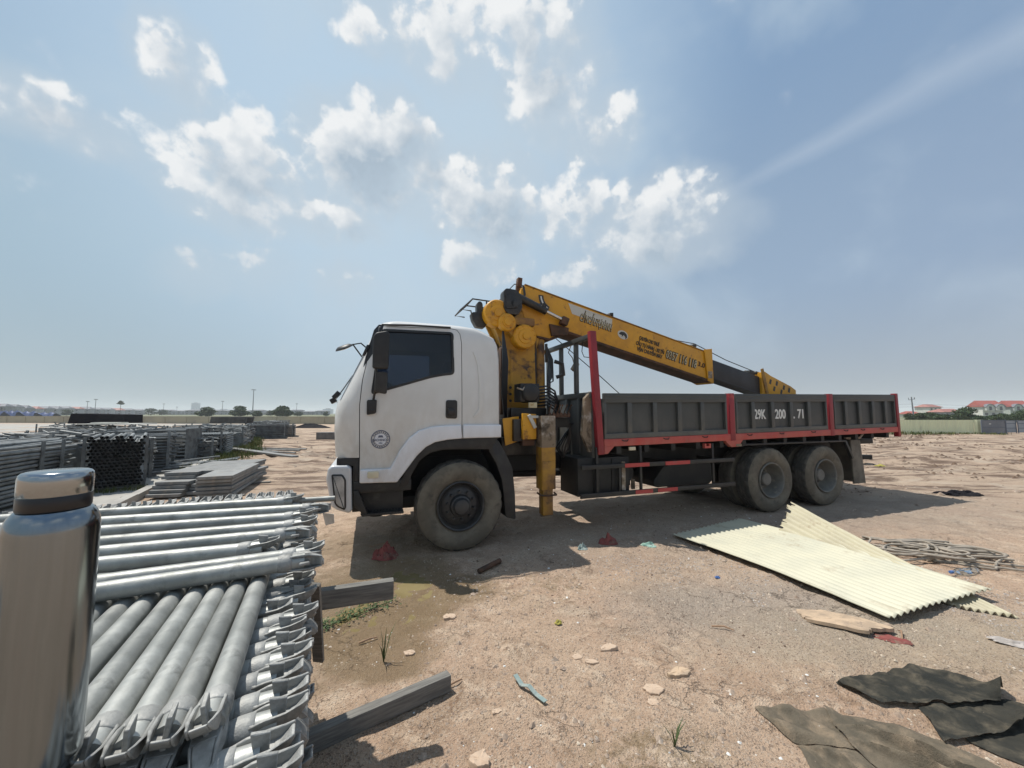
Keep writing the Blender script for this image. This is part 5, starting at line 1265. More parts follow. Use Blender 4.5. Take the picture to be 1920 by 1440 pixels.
# ------------------------------------------------------------------ walls and hoardings
def run(name, p0, p1, z0, z1, th, m, label, cat, seg=None):
    p0, p1 = Vector((*p0, 0)), Vector((*p1, 0)); L = (p1-p0).length; o = tag(empty(name, tuple(p0), math.atan2(p1.y-p0.y, p1.x-p0.x)), label, cat)
    return o, L
o, L = run('boundary_wall', (-165,78.5), (12,52.5), 0, 1.1, .2, M['wall'], 'long low cream boundary wall across the far side of the yard', 'wall')
MB().box(0,L,-.1,.1,0,1.08).build('wall', M['wall'], o)
MB().box(0,L,-.13,.13,1.081,1.17).build('coping', M['wall'], o)
pz = MB()
for s in np.arange(2, L, 4.0): pz.box(s-.14,s+.14,-.17,-.101,0,1.079)
pz.build('pier', M['wall'], o)
def corrugated(L, H, pitch, amp, m, o, name='sheeting', z0=.03):
    n = int(L/pitch*6); rows = []
    xs = [L*i/n for i in range(n+1)]; f = lambda x: amp*math.sin(2*math.pi*x/pitch)
    lo = [(x, f(x), z0) for x in xs]; hi = [(x, f(x), H) for x in xs]
    return MB().grid([lo, hi]).build(name, m, o, smooth=60)
o, L = run('hoarding', (17.0,30.9), (36.6,30.62), 0, 1.12, .03, None, 'pale yellow green corrugated hoarding behind the truck bed on the right', 'hoarding')
corrugated(L, 1.12, .25, .022, M['cream_fence'], o)
ps = MB()
for s in np.arange(.5, L, 2.4): ps.box(s-.03,s+.03,.03,.09,0,1.1)
ps.build('post', M['panel_frame'], o)
q = corrugated(.55, 1.14, .25, .02, M['cream_fence'], o, 'end_sheet'); q.location = (L, 0, 0); q.rotation_euler = (0, 0, -.42)
o = tag(empty('site_gate', (36.75,30.3,0), 0), 'dark grey metal gate panel beside the cream hoarding', 'gate')
MB().box(0,1.95,-.02,.02,.06,1.10).build('sheeting', M['grey_panel'], o)
gf = MB()
for z in (.07,.55,1.09): gf.box(0,1.95,-.045,-.021,z-.03,z+.03)
for x in (.03,1.92): gf.box(x-.035,x+.035,-.05,-.0215,.02,1.14)
gf.build('gate_frame', M['panel_frame'], o); MB().box(.62,.78,-.03,-.021,.78,.85).build('gate_plate', M['lettering'], o)
for k in range(7):
    x = 38.8+2.05*k; o = tag(empty('fence_panel', (x, 31.3-.05*k, 0)), f'blue grey site fence panel with dark frame, {ORD(k+1)} to the right of the gate', 'fence panel', 'blue grey fence panels by the gate')
    MB().box(0,2.0,-.012,.012,.1,1.05).build('sheeting', M['blue_panel'], o)
    gf = MB()
    for z in (.12,.45,.82,1.06): gf.box(0,2.0,-.035,-.013,z-.022,z+.022)
    for q in (.02,1.98): gf.box(q-.03,q+.03,-.04,-.0135,.0,1.1)
    gf.build('panel_frame', M['panel_frame'], o)
    if k == 1: MB().box(.7,1.05,-.018,-.013,.3,.38).build('panel_label', M['rubber'], o)

# ------------------------------------------------------------------ trees
def foliage(mb, c, r, n, sz, rs_):
    for _ in range(n):
        while True:
            p_ = V(rs_.uniform(-1,1), rs_.uniform(-1,1), rs_.uniform(-1,1))
            if .25 < p_.length < 1: break
        p_ = V(p_.x*r[0], p_.y*r[1], p_.z*r[2]) + c
        a = V(rs_.gauss(0,1), rs_.gauss(0,1), rs_.gauss(0,1)).normalized(); b_ = a.orthogonal().normalized(); s_ = sz*rs_.uniform(.5,1.2)
        d = a.cross(b_); q = rs_.uniform(.4,.8)
        mb.add([p_-b_*s_, p_-d*s_*q, p_+b_*s_, p_+d*s_*q], [(0,1,2,3)])
def tree(name, x, y, W_, H, label, seed, m='leaf', trunk=.25, group=None, n=1600, low=.1):
    rs_ = random.Random(seed); o = tag(empty(name, (x, y, 0)), label, 'tree', group)
    tr = MB().tube([(0,0,-.1),(.02*H,.01*H,H*.3),(.0,.0,H*.62)], [H*.035,H*.026,H*.012], 8)
    mb = MB(); k = 9
    for i in range(k):
        an_ = 6.28*i/k+rs_.uniform(-.3,.3); q = W_*.5*rs_.uniform(.35,.66); zc = H*rs_.uniform(low+.2,.80)
        tr.tube([(0,0,H*rs_.uniform(.25,.45)), (q*.6*math.cos(an_), q*.6*math.sin(an_), zc)], [H*.014, H*.005], 6)
        foliage(mb, V(q*math.cos(an_), q*math.sin(an_), zc), (W_*.20*rs_.uniform(.8,1.3), W_*.20*rs_.uniform(.8,1.3), H*.17*rs_.uniform(.7,1.2)), n//k, W_*.045, rs_)
    foliage(mb, V(0,0,H*.74), (W_*.27,W_*.27,H*.25), n//4, W_*.045, rs_)
    if low < .15: foliage(mb, V(0,0,H*.30), (W_*.42,W_*.42,H*.22), n//3, W_*.05, rs_)
    mb.build('crown', M[m], o, smooth=0, fixn=False); tr.build('trunk', M['bark'], o); return o
def at(px, Y): return (px-960)/721*Y
TG = 'trees beyond the cream wall'
tree('broad_tree', at(388,170), 170, 8.0, 4.6, 'dark round tree just right of the blue glass tower', 1, group=TG)
tree('broad_tree', at(450,170), 170, 8.2, 5.0, 'dark dome shaped tree left of the tall light mast', 2, group=TG)
tree('broad_tree', at(484,175), 175, 5.0, 2.9, 'small low tree right beside the tall light mast', 3, group=TG)
tree('broad_tree', at(531,165), 165, 9.2, 4.9, 'broad dark tree midway between tall mast and cab', 4, group=TG, n=2200)
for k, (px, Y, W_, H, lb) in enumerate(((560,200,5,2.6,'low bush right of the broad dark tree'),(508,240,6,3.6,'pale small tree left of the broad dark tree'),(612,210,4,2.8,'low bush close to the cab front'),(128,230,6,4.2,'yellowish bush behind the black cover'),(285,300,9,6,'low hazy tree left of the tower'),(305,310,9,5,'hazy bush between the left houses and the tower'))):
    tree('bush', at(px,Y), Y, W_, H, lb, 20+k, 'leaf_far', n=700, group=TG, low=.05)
# the tall-stemmed tree over the left roofs
o = tag(empty('tall_tree', (at(227,260), 260, 0)), 'tall thin-stemmed tree with a small crown above the left roofs', 'tree')
MB().tube([(0,0,0),(.1,0,8)], [.18,.1], 6).build('trunk', M['bark'], o)
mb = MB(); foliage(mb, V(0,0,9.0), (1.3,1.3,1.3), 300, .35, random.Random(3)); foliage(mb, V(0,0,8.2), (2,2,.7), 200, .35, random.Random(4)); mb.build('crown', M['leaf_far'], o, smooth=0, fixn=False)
for k, (px, yt, wp, lb) in enumerate(((1703,774,16,'low bush left of the utility pole'),(1722,774,22,'dark bush right of the utility pole'),(1740,773,24,'dark leafy bush below the small white house'),(1766,777,30,'dark low bush before the long red roof'),(1790,776,18,'low bush right of the long low roof'),(1810,763,34,'dark round tree left of the twin red roofed houses'),(1834,780,30,'low hedge bush below the left red roofed house'),(1858,779,28,'low green bush between the two red roofed houses'),(1878,775,22,'dark bush before the right red roofed house'),(1900,777,26,'low bush under the right red roofed house'),(1916,768,26,'dark tree at the right edge of the view'),(1945,764,40,'dark tree just past the right edge of the view'))):
    Y = 62+3*(k % 3); H = 1.64+(775-yt)/721*Y
    tree('leafy_tree', at(px,Y), Y, wp/721*Y*1.2, H*1.04, lb, 60+k, group='trees beyond the right hoarding', n=1500, low=.05)

# ------------------------------------------------------------------ houses
def house(name, x, y, rz, W_, D, H, RH, wm, rm, label, group=None, over=.6, hip=.25, floors=2, bays=3):
    o = tag(empty(name, (x, y, 0), rz), label, 'house', group)
    MB().box(-W_/2,W_/2,-D/2,D/2,0,H).build('wall', M[wm], o)
    h = W_*hip; a, b_ = W_/2+over, D/2+over
    MB().add([(-a,-b_,H),(a,-b_,H),(a,b_,H),(-a,b_,H),(-a+h,0,H+RH),(a-h,0,H+RH),(-a,-b_,H-.15),(a,-b_,H-.15),(a,b_,H-.15),(-a,b_,H-.15)], [(0,1,5,4),(2,3,4,5),(1,2,5),(3,0,4),(9,8,7,6),(0,6,7,1),(1,7,8,2),(2,8,9,3),(3,9,6,0)]).build('roof', M[rm], o, smooth=0)
    for f in range(floors):
        for k in range(bays):
            u = -W_/2 + W_*(k+.5)/bays; z = H*(f+.30)/floors; w_ = W_/bays*.22; hh = H/floors*.42
            f_ = MB().box(u-w_-.08,u+w_+.08,-D/2-.06,-D/2-.002,z-.08,z+hh+.08).build('window', M['house_white'], o)
            MB().box(u-w_,u+w_,-D/2-.075,-D/2-.061,z,z+hh).build('pane', M['pane'], f_)
    return o
for px, wm, lb in ((1846,'house_white','white house with steep red roof, left of the twin houses'),(1897,'house_green','pale green house with red roof at the right edge')):
    o = house('red_roofed_house', at(px,205), 205, -.12, 9.4, 7, 5.2, 3.2, wm, 'roof_red', lb, 'red roofed houses', hip=.05, over=.7)
    for u in (-2.5, 2.3):
        MB().prism([(u-1.9,3.0),(u+1.9,3.0),(u+1.9,5.1),(u+1.1,6.0),(u,6.3),(u-1.1,6.0),(u-1.9,5.1)], -5.0, -3.4).build('gable', M[wm], o)
        MB().band([(u-2.2,5.0),(u-1.25,6.2),(u,6.6),(u+1.25,6.2),(u+2.2,5.0)], [(u-1.95,4.8),(u-1.12,5.95),(u,6.28),(u+1.12,5.95),(u+1.95,4.8)], -5.3, -3.3).build('gable_trim', M['roof_grey'], o)
        MB().box(u-.6,u+.6,-5.06,-5.001,3.3,5.2).build('window', M['pane'], o)
house('villa', at(1738,225), 225, .2, 9.0, 7, 5.3, 1.6, 'house_white', 'roof_pink', 'small white house with faded red roof right of the utility pole', hip=.2)
house('villa', at(1772,185), 185, .0, 9.8, 7, 2.3, 1.5, 'house_grey', 'roof_pink', 'long low house with a faded red roof', hip=.2, floors=1, bays=4)
house('villa', at(1703,190), 190, .1, 4.4, 6, 1.4, 1.3, 'house_white', 'roof_red', 'low red roof beside the utility pole', hip=.15, floors=1, bays=2)
rs = random.Random(12)
for k in range(15):
    px = -14 + k*19.5; Y = 235 + max(0, px)*.75; H = (5.8+rs.uniform(-.7,.6)) * (1 - .03*k*.2); W_ = 19.0/721*Y*.94
    lb = f'grey two storey row house beyond the cream wall, {ORD(k+1)} of the left row'
    house('row_house', at(px,Y), Y, .45, W_*1.1, 9, H, 1.7 if k % 3 else 2.2, 'house_grey', 'roof_grey' if k % 4 else 'roof_pink', lb, 'far row of grey houses at left', .3, .2, 2, 3)
for k in range(13):
    px = 318 + k*24; Y = 430; H = 4.4+rs.uniform(-.4,.6)
    if k in (8, 9, 11): H -= 1.2
    house('row_house', at(px,Y), Y, .2, 24/721*Y*.9, 10, H, 1.0, 'house_grey', 'roof_grey', f'hazy far row house behind the trees, {ORD(k+1)} right of the left row', 'hazy far row houses', .3, .2, 2, 3)
def tower(px, Y, wpx, H, label, floors):
    W_ = wpx/721*Y; o = tag(empty('tower_block', (at(px,Y), Y, 0), .3), label, 'tower block')
    MB().box(-W_/2,W_/2,-W_/2,W_/2,0,H).build('tower_body', M['tower'], o)
    fb = MB()
    for k in range(1, floors): fb.box(-W_/2-.3,W_/2+.3,-W_/2-.3,W_/2+.3,H*k/floors-.35,H*k/floors+.35)
    fb.build('floor_band', M['house_grey'], o); MB().box(-W_/4,W_/4,-W_/4,W_/4,H,H+3).build('roof_plant', M['house_grey'], o)
tower(368, 1500, 10, 41, 'slim blue glass tower far beyond the left trees', 14)
tower(421, 1600, 17, 17, 'low wide hazy block under the thin mast', 6)
tower(616, 1500, 16, 18, 'low hazy block just left of the cab', 6)
# light masts and the utility pole
def mast(px, Y, H, label):
    o = tag(empty('light_mast', (at(px,Y), Y, 0)), label, 'light mast', 'light masts beyond the yard')
    MB().tube([(0,0,0),(0,0,H)], [.22*H/15+.06,.12*H/15+.04], 8).build('mast_pole', M['mast'], o)
    mb = MB().cyl((0,0,H-.05),(0,0,H+.12),.75*H/15+.2,.75*H/15+.2,12)
    for k in range(6): a = k*1.047; mb.obox((1.0*H/15*math.cos(a),1.0*H/15*math.sin(a),H-.15),(.5,.5,.35),rotz(a))
    mb.build('lamp_ring', M['mast'], o)
mast(475, 250, 17.0, 'tall light mast between the two dark dome trees and cab'); mast(418, 330, 12.0, 'thin light mast right of the glass tower')
mast(180, 290, 12.2, 'taller of two thin masts above the left houses'); mast(165, 300, 11.0, 'shorter of two thin masts above the left houses')
mast(308, 420, 12, 'faint far mast left of the glass tower'); mast(333, 420, 8.6, 'short faint mast nearest the glass tower on its left'); mast(557, 360, 10.6, 'thin far mast between broad dark tree and cab'); mast(633, 400, 12.8, 'faint mast partly hidden by the cab front')
o = tag(empty('utility_pole', (at(1709,140), 140, 0)), 'dark utility pole with forked crossarm and wires right of the truck', 'utility pole')
MB().tube([(.3,0,0),(0,0,7.6)], [.24,.17], 8).build('pole', M['mast'], o)
MB().beam((-1.0,0,6.5),(1.1,0,6.8),.14,.14).beam((-1.0,0,6.5),(-1.1,0,7.3),.13,.13).beam((1.0,0,6.7),(1.1,0,7.4),.22,.22).build('crossarm', M['mast'], o)
MB().tube([(-60,4,5.3),(-20,1.5,4.6),(0,0,5.0),(25,3,4.5),(70,8,4.6)], .03, 5).tube([(-60,4,4.1),(-20,1.5,3.5),(0,0,4.0),(25,3,3.5),(70,8,3.6)], .03, 5).build('wire', M['mast'], o)
# blue covers in front of the left houses
for k, (x0, x1, h) in enumerate(((-40,10,2.2),(12,38,2.6),(40,72,2.3),(74,108,1.9))):
    Y = 170+k*4; xs = np.linspace(at(x0,Y), at(x1,Y), 20)
    rows = [[(x, Y-1.5, 0) for x in xs], [(x, Y-.8, h*.75*(1+.15*math.sin(i*1.3+k))) for i, x in enumerate(xs)], [(x, Y, h*(1+.18*math.sin(i*.8+k))) for i, x in enumerate(xs)], [(x, Y+3, 0) for x in xs]]
    tag(MB().grid(rows).build('blue_cover', M['bluecloth'], smooth=60), f'blue tarpaulin covered pile before the left houses, {ORD(k+1)} from the left', 'tarpaulin', 'blue tarpaulin piles before the houses')

# ------------------------------------------------------------------ things lying on the dirt
def csheet(name, A, B, C, D_, waves, m, label, sag=None, n=90, amp=.012, edge=0.):
    """corrugated sheet A-B-C-D, ribs running from A to D"""
    A, B, C, D_ = map(Vector, (A, B, C, D_)); rs_ = random.Random(waves); nu = waves*8; rows = []
    jag = [rs_.uniform(-edge, edge) for _ in range(nu+1)]
    for i in range(n+1):
        t_ = i/n; row = []
        for j in range(nu+1):
            s_ = j/nu; tt = t_ + (jag[j//3]*max(0, 1-t_*14) if edge else 0); p_ = (A*(1-s_)+B*s_)*(1-tt) + (D_*(1-s_)+C*s_)*tt
            z = p_.z + amp*math.sin(2*math.pi*waves*s_) + (sag(s_, t_) if sag else 0) + .022*float(fbm(np.array([s_*2.2+waves]), np.array([t_*5.]), 3)[0])
            row.append((p_.x, p_.y, max(z, .004)))
        rows.append(row)
    mb = MB().grid(rows); me_ = mb.mesh(name, m, smooth=70)
    o = inst(name, me_); md = o.modifiers.new('thickness', 'SOLIDIFY'); md.thickness = .0035
    return tag(o, label, 'corrugated sheet', 'corrugated sheets on the dirt')
csheet('corrugated_sheet', (2.14,5.25,.025), (3.43,5.90,.07), (4.22,3.51,.10), (2.93,3.115,.055), 17, M['sheet_mint'], 'pale green corrugated sheet lying uppermost on the dirt beside the truck',
       lambda s_, t_: .035*math.sin(math.pi*t_)*(1-s_*.3) + .03*max(0, t_-.8)*5*(.5-abs(s_-.4)))
csheet('corrugated_sheet', (3.50,5.16,.05), (4.04,5.63,.36), (4.04,3.20,.022), (3.70,3.36,.020), 8, M['sheet_cream'], 'yellowish cream corrugated sheet half under the pale green one, its far end raised', 
       lambda s_, t_: -.02*math.sin(math.pi*t_) + .05*math.sin(math.pi*s_)*max(0, 1-t_*2), amp=.016, edge=.03)
# black shade netting
def net_mat(name, a, b_, dust, hole):
    m = pmat(name, a, .9, second=b_, nscale=4, dirt=dust, dscale=9, dlo=.44, dhi=.78, spec=.15, bump=.4, bscale=140)
    t = NT(m.node_tree); p = t.n['Principled BSDF']; v = t.new('ShaderNodeTexCoord').outputs['Object']
    t.put(p.inputs['Alpha'], t.mapr(t.noise(v, 260, 2, .6), .30, .42, hole, 1)); return m
M['net'] = net_mat('shade_net', (.026,.027,.024), (.05,.047,.038), (.13,.11,.08), .75)
M['net_dusty'] = net_mat('dusty_shade_net', (.10,.087,.066), (.16,.132,.096), (.28,.215,.15), .35)
def pl(poly, t_):
    P_ = [Vector(p_) for p_ in poly]; d = [0]
    for a, b_ in zip(P_, P_[1:]): d.append(d[-1]+(b_-a).length)
    q = t_*d[-1]
    for i in range(len(P_)-1):
        if q <= d[i+1] or i == len(P_)-2: return P_[i].lerp(P_[i+1], (q-d[i])/max(1e-6, d[i+1]-d[i]))
def cloth(mb, back, front, n=90, m_=60, amp=.032, sc=(2.2,15), seed=0, lift=None, ang=0.):
    rows = []
    for i in range(m_+1):
        row = []
        for j in range(n+1):
            a = pl(back, j/n); b_ = pl(front, j/n); p_ = a.lerp(b_, i/m_); ca, sa = math.cos(ang), math.sin(ang)
            u_, v_ = p_.x*ca+p_.y*sa, -p_.x*sa+p_.y*ca
            e = .005*float(vnoise(np.array([j*.33+seed]), np.array([i*.31]))[0]-.5)*(1 if i in (0, m_) or j in (0, n) else .3)
            z = gz(p_.x, p_.y) + .007 + amp*2.4*min(1, .12+7*min(i, m_-i)/m_, .12+7*min(j, n-j)/n)*max(0., float(fbm(np.array([u_*sc[0]+seed]), np.array([v_*sc[1]*.55+.8*math.sin(u_*2.1+seed)]), 2)[0])+.10) + (lift(j/n, i/m_) if lift else 0)
            row.append((p_.x+e, p_.y+e, z))
        rows.append(row)
    return mb.grid(rows)
n1 = MB()
cloth(n1, [(1.97,2.475),(2.3,2.57),(2.62,2.64),(2.77,2.51),(2.90,2.40)], [(1.98,2.465),(2.01,2.36),(2.08,2.285),(2.19,2.27),(2.74,2.285)], seed=3, ang=-.35, lift=lambda s_, t_: .10*max(0, (s_-.80)*5)**2*math.sin(math.pi*min(1, t_*1.1)) + .022*max(0, t_-.85)*6.6)
cloth(n1, [(2.26,2.275),(2.49,2.30),(2.74,2.34),(2.86,2.30),(2.82,2.20)], [(2.22,2.18),(2.16,2.09),(2.14,2.035),(2.33,2.06),(2.60,2.10)], seed=9, ang=-.2, amp=.024, lift=lambda s_, t_: .02*max(0, t_-.8)*5 + .05*max(0, s_-.85)*6)
cloth(n1, [(2.28,2.065),(2.5,2.11),(2.74,2.24),(3.1,2.18)], [(2.29,2.04),(2.36,1.95),(2.52,1.78),(2.75,1.66)], seed=14, ang=-.4)
ridge = MB()
tag(n1.build('shade_net', M['net'], smooth=75), 'black shade netting with a curled fold lying farther back on the dirt', 'shade net')
n2 = MB()
cloth(n2, [(1.35,2.275),(1.54,2.28),(1.735,2.255)], [(1.35,2.265),(1.42,2.07),(1.66,1.99)], n=40, m_=24, seed=22, ang=-.6)
cloth(n2, [(1.73,2.262),(1.94,2.185),(2.10,2.11),(2.22,1.97),(2.45,1.70)], [(1.655,2.0),(1.68,1.93),(1.75,1.78),(1.85,1.62),(2.0,1.5)], seed=31, ang=-.72, amp=.03, sc=(1.8,15), lift=lambda s_, t_: .012*max(0, .12-s_)*8 + .085*max(0, 1-abs(t_-.42-.10*s_)/.06)*min(1, s_*2.5) + .08*max(0, 1-abs(t_-.70+.08*s_)/.05)*min(1, s_*1.6) + .06*max(0, 1-abs(t_-.18)/.05)*max(0, s_-.35))
cloth(n2, [(1.42,2.06),(1.655,1.985),(1.70,1.86),(1.80,1.65)], [(1.42,2.05),(1.36,1.86),(1.34,1.70),(1.45,1.55)], n=60, m_=44, seed=40, ang=-.65, amp=.03, sc=(2.0,14), lift=lambda s_, t_: .08*max(0, 1-abs(t_-.30-.15*s_)/.08)*s_ + .06*max(0, 1-abs(t_-.62)/.05)*s_)
tag(n2.build('shade_net', M['net_dusty'], smooth=75), 'dusty grey brown shade netting spread nearest the camera at lower right', 'shade net')
# heap of pale hose
hp_ = MB(); rs = random.Random(17)
for k in range(17):
    cx, cy = 4.75+rs.uniform(-.25,.3), 4.55+rs.uniform(-.22,.2); rx, ry = rs.uniform(.18,.6), rs.uniform(.05,.26); an_ = rs.uniform(-.7,.1); ph = rs.uniform(0,6)
    pts = []
    for i in range(34):
        a = 6.28*i/33*rs.choice((1,1)) + ph; x = rx*math.cos(a)*(1+.28*math.sin(3*a+k)); y = ry*math.sin(a+.6*math.sin(2*a+k*1.7))
        pts.append((cx+x*math.cos(an_)-y*math.sin(an_), cy+x*math.sin(an_)+y*math.cos(an_), .018+.006*k+.008*math.sin(2*a+k)))
    hp_.tube(pts, .012, 7)
for y0, y1 in ((4.55,3.95),(4.4,3.75)):
    hp_.tube([(4.6+.28*i, y0+(y1-y0)*i/6+.05*math.sin(i*1.7), .02) for i in range(7)], .012, 7)
tag(hp_.build('hose_heap', M['hose'], smooth=50), 'tangled heap of pale thin hose on the dirt behind the sheets', 'hose')
# empty water bottle lying on its side
wb = tag(empty('water_bottle', (4.44, 4.03, .036), .12), 'clear plastic water bottle with blue cap lying by the hose heap', 'plastic bottle')
MB().lathe([(.03,.012),(.06,.020),(.09,.032),(.13,.033),(.135,.031),(.17,.033),(.21,.031),(.25,.033),(.31,.032),(.318,.026)], (0,0,0), (1,0,0), 20).build('bottle_body', M['clear'], wb, smooth=60)
MB().cyl((-.002,0,0),(.028,0,0),.0155,.0155,14).build('bottle_cap', M['blue_bit'], wb, bevel=.002)
# rags, scraps, boards, clay slabs
def rag(name, x, y, r, h, m, label, cat, seed, el_=1.3, rz=0., n=22):
    yy = np.linspace(-1, 1, n); rows = []; A, B = np.meshgrid(yy, yy); z0 = gz(x, y)
    F = fbm(A*2.6+seed, B*2.6+seed*.7, 4)
    for i in range(n):
        row = []
        for j in range(n):
            a, b_ = A[i, j], B[i, j]; q = math.hypot(a, b_); mx = max(abs(a), abs(b_)); k = mx/max(q, 1e-6)*(1+.7*F[i, j])
            row.append((a*k*r*el_, b_*k*r, z0+.004+h*max(0, (1-mx)**.7*(.6+2.2*F[i, j])) + h*.12*(1-mx)))
        rows.append(row)
    o = MB().grid(rows).build(name, m, smooth=45); o.location = (x, y, 0); o.rotation_euler = (0, 0, rz); return tag(o, label, cat)
rag('red_rag', -1.455, 4.56, .115, .17, M['rag_red'], 'crumpled faded red rag in the cab shadow by the front wheel', 'rag', 3)
rag('red_rag', 1.22, 5.03, .09, .10, M['rag_red'], 'small red rag at the edge of the truck shadow', 'rag', 6)
rag('green_scrap', 1.72, 4.95, .065, .05, M['rag_green'], 'small green plastic scrap beside the red rag', 'scrap', 8, 1.6)
rag('grey_scrap', .86, 4.80, .05, .07, M['rag_blue'], 'small grey green scrap left of the small red rag', 'scrap', 11)
rag('blue_scrap', 2.06, 3.99, .022, .02, M['blue_bit'], 'tiny blue scrap in front of the corrugated sheets', 'scrap', 2)
rag('yellow_scrap', .36, 3.13, .022, .03, M['yellow_bit'], 'tiny yellow scrap on the open dirt', 'scrap', 4)
rag('red_scrap', 2.77, 2.94, .06, .015, M['rag_red'], 'flat faded red scrap below the corrugated sheets', 'scrap', 13, 1.8, -.4)
rag('grey_rag', 3.55, 2.86, .06, .02, M['gravel_grey'], 'flat dark grey scrap right of the red scrap', 'scrap', 15, 1.8, -.5)
def slab(x, y, r, th, m, label, seed, rz=0., el_=1.25, name='clay_slab', cat='clay slab', tilt=.09):
    """broken plate with a ragged outline and a rough top"""
    rs_ = random.Random(seed); n = 6 if cat == 'clay slab' else 9
    cor = [(r*el_*math.cos(6.283*(k+rs_.uniform(-.3,.3))/n)*rs_.uniform(.65,1.2), r*math.sin(6.283*(k+rs_.uniform(-.3,.3))/n)*rs_.uniform(.65,1.2)) for k in range(n)]
    pts = []
    for k in range(n):
        a, b_ = cor[k], cor[(k+1) % n]
        for q in range(5): pts.append((a[0]+(b_[0]-a[0])*q/5+rs_.gauss(0,.035)*r, a[1]+(b_[1]-a[1])*q/5+rs_.gauss(0,.035)*r))
    n = len(pts); mb = MB(); rows = [[(a, b_, -.01) for a, b_ in pts]]
    for f_, h_ in ((1,.75),(.94,1.),(.6,1.05),(.25,1.)):
        rows.append([(a*f_, b_*f_, th*h_ + rs_.gauss(0,.10)*th) for a, b_ in pts])
    for row in rows: mb.v += row
    for i_ in range(len(rows)-1):
        for q in range(n): mb.f.append((i_*n+q, i_*n+(q+1) % n, (i_+1)*n+(q+1) % n, (i_+1)*n+q))
    mb.f.append(tuple(range((len(rows)-1)*n, len(rows)*n)))
    o = mb.build(name, m, smooth=25); o.location = (x, y, gz(x, y)-.003); o.rotation_euler = (rs_.uniform(-tilt,tilt), rs_.uniform(-tilt,tilt), rz); return tag(o, label, cat, 'flat slabs of dried clay' if cat == 'clay slab' else None)
slab(.66, 2.80, 0.056, .014, M['clay'], 'pale flat slab of dried clay in mid dirt', 1)
slab(.52, 2.66, 0.038, .012, M['clay'], 'smaller clay slab just nearer than the pale mid one', 2)
slab(.44, 2.73, 0.034, .010, M['clay'], 'cracked clay slab left of the pale mid one', 3)
slab(-.155, 1.935, 0.056, .022, M['clay'], 'thick clay slab at the bottom edge of the view', 4, .4)
slab(-.085, 2.24, 0.026, .010, M['clay'], 'small clay flake beside the blue green strip', 5)
slab(-.51, 3.24, 0.045, .018, M['clay'], 'pale clay lump at the dry edge of the puddle', 6)
slab(-.70, 2.78, 0.038, .015, M['clay'], 'pale clay flake between puddle and timber', 7)
slab(.84, 2.42, 0.045, .012, M['clay'], 'clay flake with a dark edge in the right centre dirt', 8)
slab(.80, 2.31, 0.030, .012, M['clay'], 'broken clay flake below the dark edged one', 9)
slab(.17, 2.32, .03, .008, M['card'], 'torn corner of pale board by the blue green strip', 11, name='board_scrap', cat='scrap')
o = slab(2.57, 3.13, .16, .018, M['card'], 'torn brown board lying before the corrugated sheets', 12, -.5, 1.9, 'torn_board', 'board')
o = slab(1.05, 2.55, .05, .012, M['card'], 'small splintered brown board on open dirt', 14, .3, 1.6, 'torn_board', 'board', .25)
def strip(pts, wd, m, name, label, cat, th=.004):
    mb = MB()
    for a, b_ in zip(pts, pts[1:]): mb.beam(a, b_, wd, th)
    return tag(mb.build(name, m, smooth=0), label, cat)
g_ = lambda x, y, dz=.012: (x, y, gz(x, y)+dz)
strip([g_(.02,2.50,.03),g_(.06,2.43,.02),g_(.10,2.40,.035),g_(.14,2.36,.018),g_(.19,2.30,.02)], .028, M['rag_blue'], 'torn_strip', 'torn blue green plastic strip on the near dirt', 'strip')
MBt = MB().tube([g_(-.34,4.07,.03), g_(-.13,4.29,.03)], .026, 12)
tag(MBt.build('pipe_offcut', M['rust']), 'short rusty brown pipe offcut at the shadow edge', 'pipe')
for k, (a, b_, lb) in enumerate((((-1.10,2.89),(-.99,2.96),'thin reddish stick by the puddle'),((1.55,3.12),(1.68,3.04),'dark bent twig in front of the torn board'),((2.84,2.93),(2.90,3.02),'short dark twig right of the red scrap'),((-.40,2.43),(-.31,2.50),'dark twig at the end of the long timber'),((-1.75,4.86),(-1.55,4.98),'broken stick in front of the bumper shadow'))):
    tag(MB().tube([g_(*a), g_((a[0]+b_[0])/2+.01, (a[1]+b_[1])/2, .022), g_(*b_)], [.006,.006,.004], 6).build('stick', M['stick']), lb, 'stick')
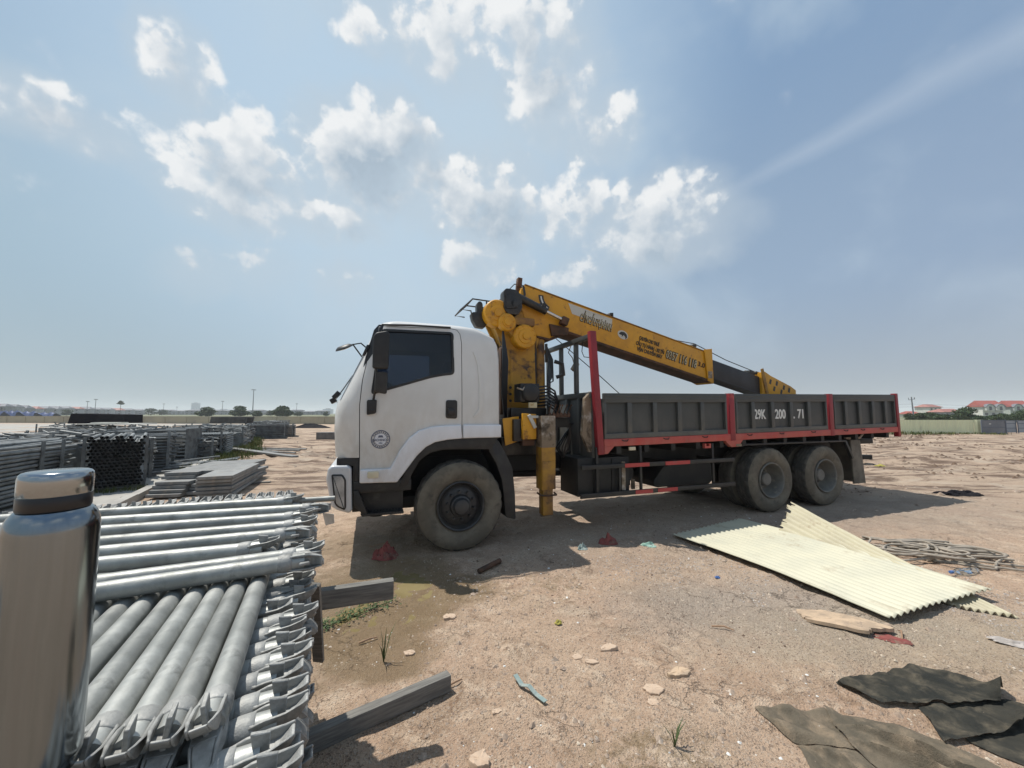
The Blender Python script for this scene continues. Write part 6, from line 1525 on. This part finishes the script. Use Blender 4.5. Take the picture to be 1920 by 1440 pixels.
# weeds
def weed(x, y, h, n, label, seed, spread=.4):
    rs_ = random.Random(seed); mb = MB(); z = gz(x, y)
    for k in range(n):
        a = rs_.uniform(0,6.28); l_ = h*rs_.uniform(.5,1); q = spread*rs_.uniform(.2,1)*l_; p0, p1, p2 = V(x,y,z), V(x+q*.4*math.cos(a),y+q*.4*math.sin(a),z+l_*.6), V(x+q*math.cos(a),y+q*math.sin(a),z+l_)
        s_ = V(-math.sin(a),math.cos(a),0)*.0042
        mb.add([p0-s_,p0+s_,p1+s_,p1-s_,p2], [(0,1,2,3),(3,2,4)])
    return tag(mb.build('grass_seedling', M['weed'], smooth=0, fixn=False), label, 'plant')
weed(-.85, 2.68, .27, 7, 'tall thin grass seedling at the puddle edge', 1, .5); weed(.80, 2.02, .13, 7, 'small grass seedling at the bottom right centre', 2, .8)
mb = MB(); rs = random.Random(9)
for k in range(420):
    t_ = rs.random(); x = -1.62 + .52*t_ + rs.gauss(0,.045+.03*t_); y = 2.95 + .55*t_ + rs.gauss(0,.05); z = gz(x, y)+rs.uniform(.004,.05)
    a = V(rs.gauss(0,1),rs.gauss(0,1),rs.gauss(0,.6)).normalized()*.016; b_ = V(-a.y,a.x,rs.uniform(-.006,.006))*.5; p_ = V(x,y,z)
    mb.add([p_-a,p_-b_,p_+a,p_+b_], [(0,1,2,3)])
mb.tube([g_(-1.66,2.9,.01),g_(-1.45,3.1,.015),g_(-1.3,3.28,.012),g_(-1.05,3.53,.012)], .004, 5)
tag(mb.build('creeping_weed', M['weed'], smooth=0, fixn=False), 'green creeping weed along the muddy puddle beside the stack', 'plant')

o = MB().box(-.4,.4,-.11,.11,.10,.24).build('dark_beam', M['chassis'], bevel=.01); o.location = (11.7, 13.2, 0); o.rotation_euler = (0, 0, -.15); tag(o, 'short black beam lying behind the truck tail', 'beam')
rag('yellow_scrap', 11.9, 12.6, .09, .05, M['yellow_bit'], 'yellow green scrap lying by the black beam behind the truck', 'scrap', 21, 2.0)
rag('dark_rag', 9.05, 7.95, .22, .10, M['blackcloth'], 'flat black rag behind the rear wheel', 'rag', 23, 1.8)

# ------------------------------------------------------------------ hazy air
hz = bpy.data.materials.new('haze_air'); hz.use_nodes = True; t = NT(hz.node_tree); t.n.clear()
pv_ = t.new('ShaderNodeVolumePrincipled'); pv_.inputs['Color'].default_value = (.90,.94,.98,1); pv_.inputs['Density'].default_value = .0004
ho = t.new('ShaderNodeOutputMaterial'); t.l.new(pv_.outputs[0], ho.inputs['Volume'])
tag(MB().box(-5800,5800,-400,6400,-3,60).build('haze', hz, smooth=0), kind='stuff')
